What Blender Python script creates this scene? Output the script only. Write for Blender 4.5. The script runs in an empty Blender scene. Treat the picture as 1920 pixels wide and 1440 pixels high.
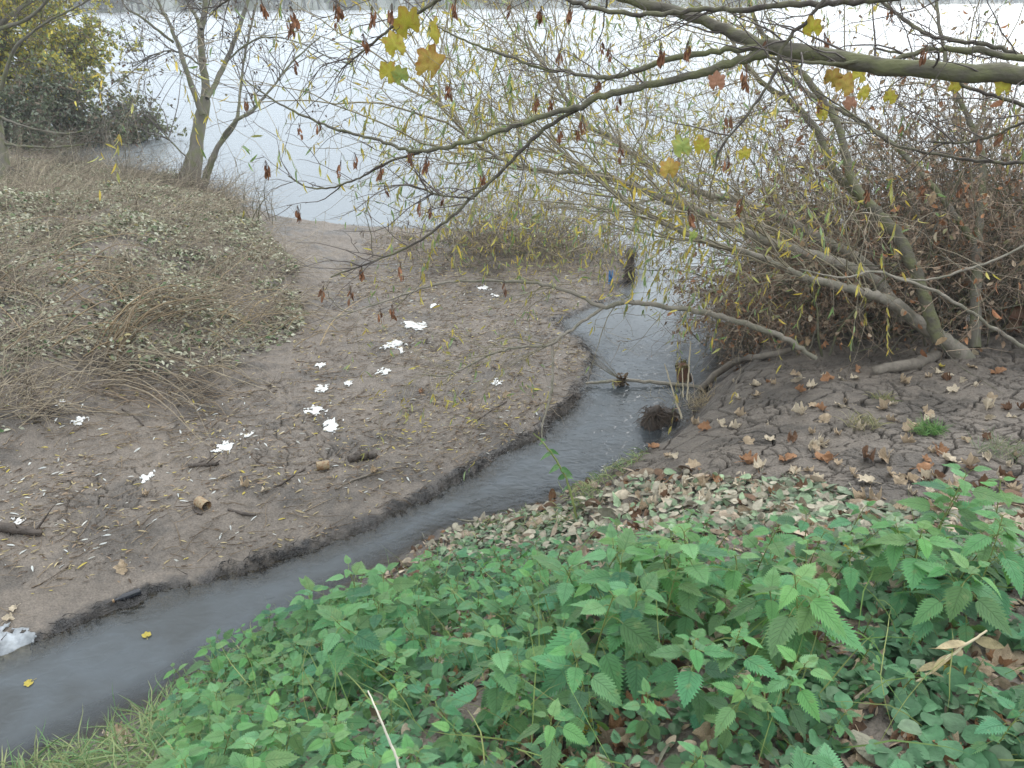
import bpy, math, random
import numpy as np
from math import radians, sin, cos, pi
rng = np.random.default_rng(11)
random.seed(5)
scene = bpy.context.scene
COL = scene.collection

# ------------------------------------------------------------------ camera
CAMZ = 3.2; FPX = 1493.0; PITCH = radians(26.1)
cam_d = bpy.data.cameras.new('camera'); cam_d.sensor_width = 36; cam_d.lens = 28
cam_d.clip_start = 0.05; cam_d.clip_end = 3000
cam = bpy.data.objects.new('camera', cam_d); COL.objects.link(cam)
cam.location = (0, 0, CAMZ); cam.rotation_euler = (radians(90)-PITCH, 0, 0)
scene.camera = cam

# ------------------------------------------------------------------ sky and sun (thin bright overcast)
scene.view_settings.view_transform = 'Standard'; scene.view_settings.look = 'None'
scene.view_settings.gamma = 1; scene.view_settings.exposure = 0.97
world = bpy.data.worlds.new('World'); scene.world = world; world.use_nodes = True
nt = world.node_tree; nt.nodes.clear()
SUN_EL, SUN_AZ = radians(38), radians(35)
sk = nt.nodes.new('ShaderNodeTexSky'); sk.sky_type = 'NISHITA'; sk.sun_disc = False
sk.sun_elevation = SUN_EL; sk.sun_rotation = SUN_AZ; sk.dust_density = 3; sk.air_density = 1.0
hs = nt.nodes.new('ShaderNodeHueSaturation'); hs.inputs['Saturation'].default_value = .22
mixc = nt.nodes.new('ShaderNodeMixRGB'); mixc.inputs[0].default_value = .8
tcw = nt.nodes.new('ShaderNodeTexCoord'); sxw = nt.nodes.new('ShaderNodeSeparateXYZ'); rw_ = nt.nodes.new('ShaderNodeValToRGB')   # the cloud layer, brighter overhead as overcast skies are
nt.links.new(tcw.outputs['Generated'], sxw.inputs[0]); nt.links.new(sxw.outputs[2], rw_.inputs[0]); nt.links.new(rw_.outputs[0], mixc.inputs[2])
rw_.color_ramp.elements[0].position = 0; rw_.color_ramp.elements[0].color = (4.3, 5.2, 6.1, 1); rw_.color_ramp.elements[1].position = .9; rw_.color_ramp.elements[1].color = (13.2, 13.8, 14.2, 1)
bg = nt.nodes.new('ShaderNodeBackground'); bg.inputs[1].default_value = .1
wo = nt.nodes.new('ShaderNodeOutputWorld')
nt.links.new(sk.outputs[0], hs.inputs['Color']); nt.links.new(hs.outputs[0], mixc.inputs[1])
nt.links.new(mixc.outputs[0], bg.inputs[0]); nt.links.new(bg.outputs[0], wo.inputs[0])
sd = bpy.data.lights.new('sun', 'SUN'); sd.energy = .9; sd.angle = radians(25); sd.color = (1, .97, .92)
sun = bpy.data.objects.new('sun', sd); COL.objects.link(sun)
sun.rotation_euler = (radians(90)-SUN_EL, 0, -SUN_AZ + pi); sun.location = (5, 5, 30)

# ------------------------------------------------------------------ maths helpers
cP, sP = cos(PITCH), sin(PITCH)
def P(u, v, t):
    "point seen at pixel u,v of the 1920 photo at depth t metres"
    d = (v-720)/FPX
    return np.array([(u-960)/FPX*t, (cP-d*sP)*t, CAMZ-(sP+d*cP)*t])
def G(u, v, z=0.):
    d = (v-720)/FPX; t = (CAMZ-z)/(sP+d*cP); return P(u, v, t)
def proj(X):
    X = np.atleast_2d(X); y = X[:, 1]; z = X[:, 2]-CAMZ
    t = cP*y - sP*z; t = np.where(t < .05, .05, t); up = sP*y + cP*z
    return X[:, 0]/t*FPX+960, 720-up/t*FPX, t
def inside(x, y, poly):
    poly = np.asarray(poly)[:, :2]; r = np.zeros(x.shape, bool); n = len(poly)
    for i in range(n):
        x0, y0 = poly[i]; x1, y1 = poly[(i+1) % n]
        c = ((y0 > y) != (y1 > y)); 
        if y1 != y0: r ^= c & (x < (x1-x0)*(y-y0)/(y1-y0)+x0)
    return r
def polydist(x, y, poly, closed=True):
    poly = np.asarray(poly)[:, :2]; d = np.full(x.shape, 1e9); n = len(poly)
    for i in range(n if closed else n-1):
        a = poly[i]; b = poly[(i+1) % n]; e = b-a; L = (e@e)+1e-12
        s = np.clip(((x-a[0])*e[0]+(y-a[1])*e[1])/L, 0, 1)
        d = np.minimum(d, (x-a[0]-s*e[0])**2+(y-a[1]-s*e[1])**2)
    return np.sqrt(d)
def sdf(x, y, poly): return np.where(inside(x, y, poly), 1, -1)*polydist(x, y, poly)
def sst(a, b, x):
    t = np.clip((x-a)/(b-a), 0, 1); return t*t*(3-2*t)
_perm = np.random.default_rng(3).permutation(4096)
_ga = np.random.default_rng(4).uniform(0, 2*pi, 4096)
def pn(x, y, seed=0):
    "2-d gradient noise, about -0.7..0.7"
    xi = np.floor(x).astype(np.int64); yi = np.floor(y).astype(np.int64); fx = x-xi; fy = y-yi
    def g(ix, iy, dx, dy):
        h = _ga[_perm[(_perm[(ix+seed*57) & 4095]+iy) & 4095]]; return np.cos(h)*dx+np.sin(h)*dy
    u = fx*fx*fx*(fx*(fx*6-15)+10); v = fy*fy*fy*(fy*(fy*6-15)+10)
    a = g(xi, yi, fx, fy); b = g(xi+1, yi, fx-1, fy); c = g(xi, yi+1, fx, fy-1); d = g(xi+1, yi+1, fx-1, fy-1)
    return (a+(b-a)*u)*(1-v)+(c+(d-c)*u)*v
def fbm(x, y, o=4, seed=0):
    s = 0; a = 1
    for k in range(o): s = s+a*pn(x*2**k, y*2**k, seed+k); a *= .5
    return s
def voro(x, y, seed=0):
    "F1,F2 and cell value of a jittered grid"
    xi = np.floor(x).astype(np.int64); yi = np.floor(y).astype(np.int64)
    f1 = np.full(x.shape, 9.); f2 = f1.copy(); cell = np.zeros(x.shape)
    for i in (-1, 0, 1):
        for j in (-1, 0, 1):
            h = _perm[(_perm[(xi+i+seed*31) & 4095]+yi+j) & 4095]
            jx = (h & 63)/64*.9+.05; jy = (h >> 6)/64*.9+.05
            d = np.sqrt((xi+i+jx-x)**2+(yi+j+jy-y)**2); n = d < f1
            f2 = np.where(n, f1, np.minimum(f2, d)); cell = np.where(n, h/4096., cell); f1 = np.where(n, d, f1)
    return f1, f2, cell

# ------------------------------------------------------------------ mesh and object helpers
def mkmesh(name, V, F, mat=None, col=None, uv=None, smooth=True):
    "V (n,3); F list of index arrays, each (m,k); col (n,3); uv (n,2)"
    if not isinstance(F, (list, tuple)): F = [F]
    F = [np.asarray(f, dtype=np.int32) for f in F if len(f)]
    me = bpy.data.meshes.new(name); V = np.asarray(V, dtype=np.float32)
    me.vertices.add(len(V)); me.vertices.foreach_set('co', V.ravel())
    loops = np.concatenate([f.ravel() for f in F]); tot = np.concatenate([np.full(len(f), f.shape[1], np.int32) for f in F])
    st = np.concatenate([[0], np.cumsum(tot)[:-1]]).astype(np.int32)
    me.loops.add(len(loops)); me.loops.foreach_set('vertex_index', loops)
    me.polygons.add(len(tot)); me.polygons.foreach_set('loop_start', st)
    if smooth: me.polygons.foreach_set('use_smooth', np.ones(len(tot), bool))
    if col is not None:
        c = np.ones((len(V), 4), np.float32); c[:, :3] = col
        me.color_attributes.new('Col', 'FLOAT_COLOR', 'POINT').data.foreach_set('color', c.ravel())
    if uv is not None:
        me.uv_layers.new(name='UVMap').data.foreach_set('uv', np.asarray(uv, np.float32)[loops].ravel())
    me.update(calc_edges=True); me.validate()
    if mat: me.materials.append(mat)
    return me
def link(name, data, parent=None, loc=None):
    o = bpy.data.objects.new(name, data); COL.objects.link(o)
    if parent is not None: o.parent = parent
    if loc is not None: o.location = [float(c) for c in loc]
    return o
def tag(o, label=None, cat=None, group=None, kind=None):
    if label: o['label'] = label
    if cat: o['category'] = cat
    if group: o['group'] = group
    if kind: o['kind'] = kind
    return o
def empty(name, loc, label, cat, group=None):
    o = link(name, None, None, loc); o.empty_display_size = .1; return tag(o, label, cat, group)
def dup(o, **k):
    c = o.copy(); COL.objects.link(c)
    for ch in o.children:
        d = ch.copy(); COL.objects.link(d); d.parent = c
    return c
def tubes(C, R, k=4, closed=False):
    "C (M,N,3) curves, R (M,N) radii -> V, F"
    C = np.asarray(C, float); R = np.asarray(R, float); M, N, _ = C.shape
    T = np.gradient(C, axis=1); T /= np.linalg.norm(T, axis=2, keepdims=True)+1e-9
    ref = np.where(np.abs(T[:, :1, 2:3]) > .8, [[[1., 0, 0]]], [[[0, 0, 1.]]])*np.ones_like(T)
    A = np.cross(T, ref); A /= np.linalg.norm(A, axis=2, keepdims=True)+1e-9; B = np.cross(T, A)
    an = np.arange(k)*2*pi/k
    V = C[:, :, None]+R[:, :, None, None]*(A[:, :, None]*np.cos(an)[:, None]+B[:, :, None]*np.sin(an)[:, None])
    idx = np.arange(M*N*k).reshape(M, N, k); a = idx[:, :-1]; b = idx[:, 1:]
    F = np.stack([a, np.roll(a, -1, 2), np.roll(b, -1, 2), b], -1).reshape(-1, 4)
    return V.reshape(-1, 3), F
def merge(parts):
    Vs, Fs, off = [], {}, 0
    for V, F in parts:
        Vs.append(V)
        for f in (F if isinstance(F, (list, tuple)) else [F]): Fs.setdefault(f.shape[1], []).append(f+off)
        off += len(V)
    return np.concatenate(Vs), [np.concatenate(f) for f in Fs.values()]
def spline(pts, n):
    "Catmull-Rom through rows of pts (x,y,z,r) -> n rows"
    p = np.asarray(pts, float); q = np.vstack([2*p[0]-p[1], p, 2*p[-1]-p[-2]])
    L = np.concatenate([[0], np.cumsum(np.linalg.norm(np.diff(p[:, :3], axis=0), axis=1))]); s = np.interp(np.linspace(0, L[-1], n), L, np.arange(len(p)))
    i = np.minimum(s.astype(int), len(p)-2); f = (s-i)[:, None]; a, b, c, d = q[i], q[i+1], q[i+2], q[i+3]
    return .5*((2*b)+(c-a)*f+(2*a-5*b+4*c-d)*f*f+(3*b-a-3*c+d)*f**3)
def unit(v): return v/(np.linalg.norm(v, axis=-1, keepdims=True)+1e-9)
def grow(S, D, L, n=8, wander=.25, sag=0., toward=None):
    "random-walk curves from S along D, lengths L"
    M = len(S); C = np.zeros((M, n, 3)); C[:, 0] = S; D = unit(np.asarray(D, float)); L = np.broadcast_to(L, (M,))
    drift = rng.normal(size=(M, 3))*wander*.5
    for i in range(1, n):
        C[:, i] = C[:, i-1]+D*(L/(n-1))[:, None]
        D = D+rng.normal(size=(M, 3))*wander*.45+drift/n*1.6; D[:, 2] -= sag
        D = unit(D)
    return C
def along(C, m, lo=.15, hi=1.):
    "m random samples on curves C (M,N,3): position, tangent, param, curve index"
    M, N, _ = C.shape; ci = rng.integers(0, M, m); s = rng.uniform(lo, hi, m)*(N-1); i = np.minimum(s.astype(int), N-2); f = (s-i)[:, None]
    return C[ci, i]*(1-f)+C[ci, i+1]*f, unit(C[ci, i+1]-C[ci, i]), s/(N-1), ci
def taper(C, r0, r1=.0009):
    M, N, _ = C.shape; r0 = np.broadcast_to(r0, (M,)); t = np.linspace(0, 1, N)
    return r0[:, None]*(1-t)+np.minimum(r1, r0)[:, None]*t
def frames(Y, Nn):
    "rotation matrices (M,3,3), columns x,y,z, from growth direction Y and rough normal Nn"
    Y = unit(Y); X = unit(np.cross(Y, Nn)); Z = np.cross(X, Y); return np.stack([X, Y, Z], -1)
def inst(T, F, pos, R, sc):
    "copy template T (k,3) to m places -> V, [F]"
    sc = np.broadcast_to(np.asarray(sc, float).reshape(-1, 1) if np.ndim(sc) < 2 else sc, (len(pos), np.shape(sc)[1] if np.ndim(sc) == 2 else 1))
    V = np.einsum('mij,mkj->mki', R, T[None]*sc[:, None, :])+pos[:, None]
    off = (np.arange(len(pos))*len(T))[:, None, None]
    Fs = [(f[None]+off).reshape(-1, f.shape[1]) for f in (F if isinstance(F, list) else [F])]
    return V.reshape(-1, 3), Fs
def rep(c, k): return np.repeat(c, k, axis=0)
def rowgrid(r, c): 
    i = np.arange(r*c).reshape(r, c); return np.stack([i[:-1, :-1], i[:-1, 1:], i[1:, 1:], i[1:, :-1]], -1).reshape(-1, 4)

# ------------------------------------------------------------------ materials
def mat(name, base=(.5, .5, .5), rough=.7, attr=False, noise=0, nscale=20, bump=0, bscale=60, spec=.4, trans=0, col2=None, stretch=None, dark=None):
    m = bpy.data.materials.new(name); m.use_nodes = True; n = m.node_tree.nodes; l = m.node_tree.links
    b = n['Principled BSDF']; b.inputs['Roughness'].default_value = rough; b.inputs['Specular IOR Level'].default_value = spec
    tc = n.new('ShaderNodeTexCoord'); vec = tc.outputs['Object']
    if stretch:
        mp = n.new('ShaderNodeMapping'); mp.inputs['Scale'].default_value = stretch; l.new(vec, mp.inputs[0]); vec = mp.outputs[0]
    if attr:
        a = n.new('ShaderNodeAttribute'); a.attribute_name = 'Col'; c = a.outputs['Color']
    else:
        r = n.new('ShaderNodeRGB'); r.outputs[0].default_value = (*base, 1); c = r.outputs[0]
    if col2 is not None or noise:
        t = n.new('ShaderNodeTexNoise'); t.inputs['Scale'].default_value = nscale; t.inputs['Detail'].default_value = 6; l.new(vec, t.inputs['Vector'])
    if col2 is not None:
        cr = n.new('ShaderNodeValToRGB'); cr.color_ramp.elements[0].position = .42; cr.color_ramp.elements[1].position = .6; l.new(t.outputs[0], cr.inputs[0])
        mx = n.new('ShaderNodeMixRGB'); l.new(cr.outputs[0], mx.inputs[0]); l.new(c, mx.inputs[1]); mx.inputs[2].default_value = (*col2, 1); c = mx.outputs[0]
    if noise:
        mr = n.new('ShaderNodeMapRange'); l.new(t.outputs[0], mr.inputs[0]); mr.inputs[1].default_value = .25; mr.inputs[2].default_value = .75
        mr.inputs[3].default_value = 1-noise; mr.inputs[4].default_value = 1+noise
        mm = n.new('ShaderNodeMixRGB'); mm.blend_type = 'MULTIPLY'; mm.inputs[0].default_value = 1; l.new(c, mm.inputs[1]); l.new(mr.outputs[0], mm.inputs[2]); c = mm.outputs[0]
    l.new(c, b.inputs['Base Color'])
    if bump:
        t2 = n.new('ShaderNodeTexNoise'); t2.inputs['Scale'].default_value = bscale; t2.inputs['Detail'].default_value = 6; l.new(vec, t2.inputs['Vector'])
        bp = n.new('ShaderNodeBump'); bp.inputs['Strength'].default_value = bump; bp.inputs['Distance'].default_value = .01; l.new(t2.outputs[0], bp.inputs['Height']); l.new(bp.outputs[0], b.inputs['Normal'])
    if trans:
        tr = n.new('ShaderNodeBsdfTranslucent'); l.new(c, tr.inputs[0]); ms = n.new('ShaderNodeMixShader'); ms.inputs[0].default_value = trans
        l.new(b.outputs[0], ms.inputs[1]); l.new(tr.outputs[0], ms.inputs[2]); l.new(ms.outputs[0], n['Material Output'].inputs[0])
    return m

# ------------------------------------------------------------------ shorelines
def W(px, z=0.): return [tuple(G(u, v, z)[:2]) for u, v in px]
left_stream = W([(0, 1225), (100, 1183), (230, 1135), (330, 1097), (430, 1075), (560, 1035), (700, 985), (790, 935), (860, 898), (940, 850), (1010, 815), (1060, 762), (1100, 705), (1112, 670), (1080, 637), (1042, 605), (1092, 580), (1150, 558), (1185, 520), (1165, 480), (1100, 458), (1000, 440), (880, 436), (760, 430), (640, 428), (540, 428), (470, 412), (440, 392), (400, 368), (340, 335), (240, 318), (130, 300), (60, 285), (180, 262), (120, 250), (-100, 215)])
LEFT = [(-22, -16), (-3.6, 2.45)]+left_stream+[(-30, 32), (-70, 45), (-70, -16)]
right_stream = [(-22, -17.2), (-4, .9), (-3.0, 1.85), (-2.25, 2.5), (-1.9, 2.8), (-1.6, 3.12), (-1.15, 3.55), (-.8, 3.95), (-.36, 4.42), (.13, 4.57), (.6, 4.8), (.98, 5.1), (1.33, 5.6), (1.66, 6.2), (2.0, 6.8), (2.3, 7.5), (2.7, 8.4), (2.9, 9.3), (3.4, 10.2), (5, 10.9), (8, 11.8), (14, 13), (60, 19)]
RIGHT = right_stream+[(60, -60), (-22, -60)]
Rc = np.array([(0, 0, 1.66), (0, .8, 1.62), (0, 1.3, 1.45), (1, 1, 1.6), (-1, 1, 1.3), (-1, 2, .75), (2, 1, 1.68), (3, 1, 1.72), (0, 2, 1.15), (1, 2, 1.38), (2, 2, 1.48), (3, 2, 1.52), (0, 3, .62), (1, 3, 1.03), (2, 3, 1.15), (3, 3, 1.22), (.1, 3.8, .32), (1, 4, .74), (.5, 4.3, .38), (2, 4, .93), (3, 4, .98), (1, 4.8, .45), (2, 5, .74), (3, 5, .8), (4, 5, .84), (1.5, 5.7, .42), (2.5, 6, .58), (4, 6, .65), (6, 5, .9), (2.6, 7, .35), (3.5, 7, .45), (5, 7, .5), (3, 8.4, .18), (4, 9.3, .2), (7, 9, .4), (12, 9, .6), (10, 5, 1.0), (8, 1, 1.7), (-2, 1, .75), (-2, 2, .3), (-3, 0, .9), (-3, 1, .4), (-2, -2, 1.6), (0, -5, 1.7), (6, -5, 1.75), (-8, -6, 1.0), (20, 0, 1.8), (30, 12, .8), (0, -20, 2), (20, -20, 2), (-15, -20, 1.4)], float)
Lc = np.array([(-2.8, 3.4, .05), (-1.5, 4.3, .06), (-.5, 5.2, .07), (.5, 6.9, .08), (.3, 8.2, .06), (-1, 6, .1), (-2, 5, .12), (-3, 4.5, .12), (-4, 3.5, .14), (-1, 8, .1), (-2, 7, .15), (-3, 6, .2), (-4, 5, .24), (-5, 4, .25), (-3, 8, .3), (-4, 7, .62), (-5, 6, .6), (-6, 5, .45), (-2, 10, .1), (0, 10, .07), (1.3, 10, .04), (-3.5, 9.5, .5), (-5, 8.5, .85), (-6.5, 7, .95), (-8, 6, 1.0), (-5, 11, .6), (-7, 10, .9), (-9, 9, .85), (-6, 13, .35), (-8, 13, .45), (-10, 12, .6), (-10, 15, .25), (-13, 15, .4), (-12, 19, .3), (-16, 18, .5), (-20, 25, .4), (-15, 8, 1), (-8, 0, .5), (-12, -4, .6), (-20, -8, .8), (-40, 10, 1.4), (-40, 30, 1.0), (-60, 0, 1.5), (-30, -14, .8)], float)
def tps(Cp):
    n = len(Cp); d = np.linalg.norm(Cp[:, None, :2]-Cp[None, :, :2], axis=2); K = np.where(d > 0, d*d*np.log(d+1e-12), 0)+np.eye(n)*.02
    A = np.zeros((n+3, n+3)); A[:n, :n] = K; A[:n, n] = 1; A[:n, n+1:] = Cp[:, :2]; A[n, :n] = 1; A[n+1:, :n] = Cp[:, :2].T
    w = np.linalg.solve(A, np.r_[Cp[:, 2], 0, 0, 0])
    def f(x, y):
        s = w[n]+w[n+1]*x+w[n+2]*y
        for i in range(n):
            r2 = (x-Cp[i, 0])**2+(y-Cp[i, 1])**2; s = s+w[i]*.5*r2*np.log(r2+1e-12)
        return s
    return f
fL, fR = tps(Lc), tps(Rc)
FARZ = -1.4
def height(x, y, fine=True, info=False):
    x = np.asarray(x, float); y = np.asarray(y, float)
    dl = sdf(x, y, LEFT); dr = sdf(x, y, RIGHT)
    wl = np.where(y < 9, pn(x*3, y*3, 9)*.10+pn(x*9, y*9, 10)*.05, pn(x*2, y*2, 9)*.2)
    near = sst(16, 8, np.hypot(x, y))
    dl = dl+wl*.8+pn(x*26, y*26, 77)*.02*near; dr = dr+wl
    zl = np.clip(fL(x, y), .03, 1.6); zr = np.clip(fR(x, y), .05, 2.2)
    far = np.hypot(x, y)
    zl = np.where(far > 45, .8, zl); zr = np.where(far > 45, 1.4, zr)
    # left bank: small crumbling step then flat mud
    hl = zl*(.30*sst(-.03, .03, dl)+.70*sst(.0, .45, dl))+.008
    hr = zr*sst(-.04, .5, dr)+.03*sst(0, .2, dr)
    land = np.where(dl > dr, hl, hr); dd = np.maximum(dl, dr)
    bed = -np.clip(-dd*.55, 0, .45)-np.clip((-dd-1)*.15, 0, 1.5)
    h = np.where(dd > 0, land, bed)
    h = np.where((dd < 0) & (dd > -.05), np.maximum(land, 0)+bed, h)
    left = dl > dr
    # roughness of the ground
    rg = fbm(x*1.3, y*1.3, 3, 20)*.05+fbm(x*5, y*7, 3, 25)*.016
    h = h+rg*sst(-.1, .6, dd)
    mask_c = np.zeros_like(h); crk = np.zeros_like(h)
    if fine:
        a = x*.87+y*.5; b = -x*.5+y*.87                # grain of the silt, combed by the flood
        lump = np.abs(pn(a*9, b*22, 31))*.014+np.abs(pn(a*22, b*50, 32))*.009+fbm(x*48, y*60, 3, 33)*.006
        edge = sst(-.10, .01, dl)*sst(.12, .02, dl)*.8
        clod = (np.abs(pn(x*14, y*14, 41))*.07+np.abs(pn(x*33, y*33, 42))*.045)*edge*np.clip(.4+pn(x*1.7, y*1.7, 43)*2.2, .15, 1.2)
        h = h+np.where(left, lump*sst(.02, .5, dl)+clod, (lump*.45)*sst(.05, .3, dr))*sst(30, 14, far)
        # cracked silt on the right bank
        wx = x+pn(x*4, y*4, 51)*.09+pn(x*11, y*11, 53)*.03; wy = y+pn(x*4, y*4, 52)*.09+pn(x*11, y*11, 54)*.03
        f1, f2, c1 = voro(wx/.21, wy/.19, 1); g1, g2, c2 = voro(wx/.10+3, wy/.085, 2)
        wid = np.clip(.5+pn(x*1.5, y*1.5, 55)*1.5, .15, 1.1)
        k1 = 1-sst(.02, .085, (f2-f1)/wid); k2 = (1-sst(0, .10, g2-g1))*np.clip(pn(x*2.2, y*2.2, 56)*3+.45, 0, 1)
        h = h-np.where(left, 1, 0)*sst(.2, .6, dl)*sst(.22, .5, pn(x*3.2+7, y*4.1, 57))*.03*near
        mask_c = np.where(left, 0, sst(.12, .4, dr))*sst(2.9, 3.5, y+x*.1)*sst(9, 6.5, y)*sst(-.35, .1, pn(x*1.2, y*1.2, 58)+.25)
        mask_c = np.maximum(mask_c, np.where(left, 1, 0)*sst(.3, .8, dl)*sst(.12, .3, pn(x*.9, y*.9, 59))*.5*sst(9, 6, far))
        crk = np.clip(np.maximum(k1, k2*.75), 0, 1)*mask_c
        h = h-crk*.045+mask_c*(np.abs(f1)*-.014+.006)
    if info: return h, dl, dr, left, crk, mask_c
    return h
# ------------------------------------------------------------------ ground: one sheet, fine near, coarse far
def build_ground():
    na, nr = 980, 1150
    th = np.radians(np.concatenate([np.linspace(-180, -52, 40)[:-1], np.linspace(-52, -40, 40)[:-1], np.linspace(-40, 40, na), np.linspace(40, 52, 40)[1:], np.linspace(52, 180, 40)[1:]]))
    r = np.concatenate([[.02, .3, .6, .9], np.geomspace(1.15, 20, nr), np.geomspace(20.6, 900, 66)])
    R, A = np.meshgrid(r, th, indexing='ij'); x = R*np.sin(A); y = R*np.cos(A)
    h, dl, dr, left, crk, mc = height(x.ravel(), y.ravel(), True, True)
    x = x.ravel(); y = y.ravel(); far = np.hypot(x, y)
    # far bank of the river
    fb = (x+79)*.62+160-6*np.sin(x*.02)              # line y of the far shore
    side = y-np.clip(fb, 120, 420)
    h = np.where(side > 0, np.clip(side*.12, 0, 6)+pn(x*.03, y*.03, 5)*2*sst(0, 30, side), h)
    n1 = fbm(x*2.1, y*2.1, 4, 61); n2 = fbm(x*16, y*16, 3, 66)
    mud = np.array([.150, .126, .104]); mudr = np.array([.135, .114, .094]); 
    n3 = pn(x*55+pn(x*9, y*9, 68)*3, y*80, 67); c = np.where(left[:, None], mud, mudr)*np.clip(1+.2*n1+.25*n2+.34*n3, .5, 1.5)[:, None]
    tan = np.clip(fbm(x*.9, y*.9, 3, 71)*1.2, 0, 1)[:, None]; c = c*(1-tan*.35)+np.array([.20, .165, .13])*tan*.35
    dist = np.where(left, dl, dr)
    dmp = sst(.0, .35, fbm(x*1.4+3, y*1.9, 4, 75)+fbm(x*7, y*7, 2, 76)*.4)[:, None]; c = c*(1-.42*dmp)
    wet = sst(.095, .01, dist+pn(x*6, y*6, 73)*.1+pn(x*20, y*20, 74)*.05)
    wet = np.where(left, wet*np.clip(.9+pn(x*2.4, y*2.4, 78)*1.4, .55, 1), wet*.7)
    c = c*(1-wet[:, None])+np.array([.022, .02, .02])*wet[:, None]
    under = sst(.0, -.03, h)
    c = c*(1-under[:, None])+np.array([.10, .085, .055])*under[:, None]
    c = c*(1-.88*crk[:, None])                        # crack shade painted into the silt colour, over a little damp
    grn = sst(45, 70, far)[:, None]; c = c*(1-grn)+np.array([.06, .07, .03])*grn
    I = np.arange(len(x)).reshape(R.shape); a = I[:-1, :-1]; b = I[1:, :-1]; cc = I[1:, 1:]; d = I[:-1, 1:]
    F = np.stack([a, d, cc, b], -1).reshape(-1, 4)
    m = bpy.data.materials.new('silt'); m.use_nodes = True; n = m.node_tree.nodes; l = m.node_tree.links; bs = n['Principled BSDF']
    at = n.new('ShaderNodeAttribute'); at.attribute_name = 'Col'
    w = n.new('ShaderNodeAttribute'); w.attribute_name = 'wet'
    tc = n.new('ShaderNodeTexCoord'); t = n.new('ShaderNodeTexNoise'); t.inputs['Scale'].default_value = 90; t.inputs['Detail'].default_value = 8; l.new(tc.outputs['Object'], t.inputs['Vector'])
    mr = n.new('ShaderNodeMapRange'); l.new(t.outputs[0], mr.inputs[0]); mr.inputs[1].default_value = .3; mr.inputs[2].default_value = .7; mr.inputs[3].default_value = .72; mr.inputs[4].default_value = 1.25
    mx = n.new('ShaderNodeMixRGB'); mx.blend_type = 'MULTIPLY'; mx.inputs[0].default_value = 1; l.new(at.outputs['Color'], mx.inputs[1]); l.new(mr.outputs[0], mx.inputs[2]); l.new(mx.outputs[0], bs.inputs['Base Color'])
    r2 = n.new('ShaderNodeMapRange'); l.new(w.outputs['Fac'], r2.inputs[0]); r2.inputs[3].default_value = .62; r2.inputs[4].default_value = .22; l.new(r2.outputs[0], bs.inputs['Roughness'])
    bp = n.new('ShaderNodeBump'); bp.inputs['Strength'].default_value = .8; bp.inputs['Distance'].default_value = .016; l.new(t.outputs[0], bp.inputs['Height']); l.new(bp.outputs[0], bs.inputs['Normal'])
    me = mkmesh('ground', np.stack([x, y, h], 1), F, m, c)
    me.attributes.new('wet', 'FLOAT', 'POINT').data.foreach_set('value', np.maximum(wet, dmp[:, 0]*.62*left).astype(np.float32))
    tag(link('ground', me), kind='structure')
build_ground()

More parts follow.
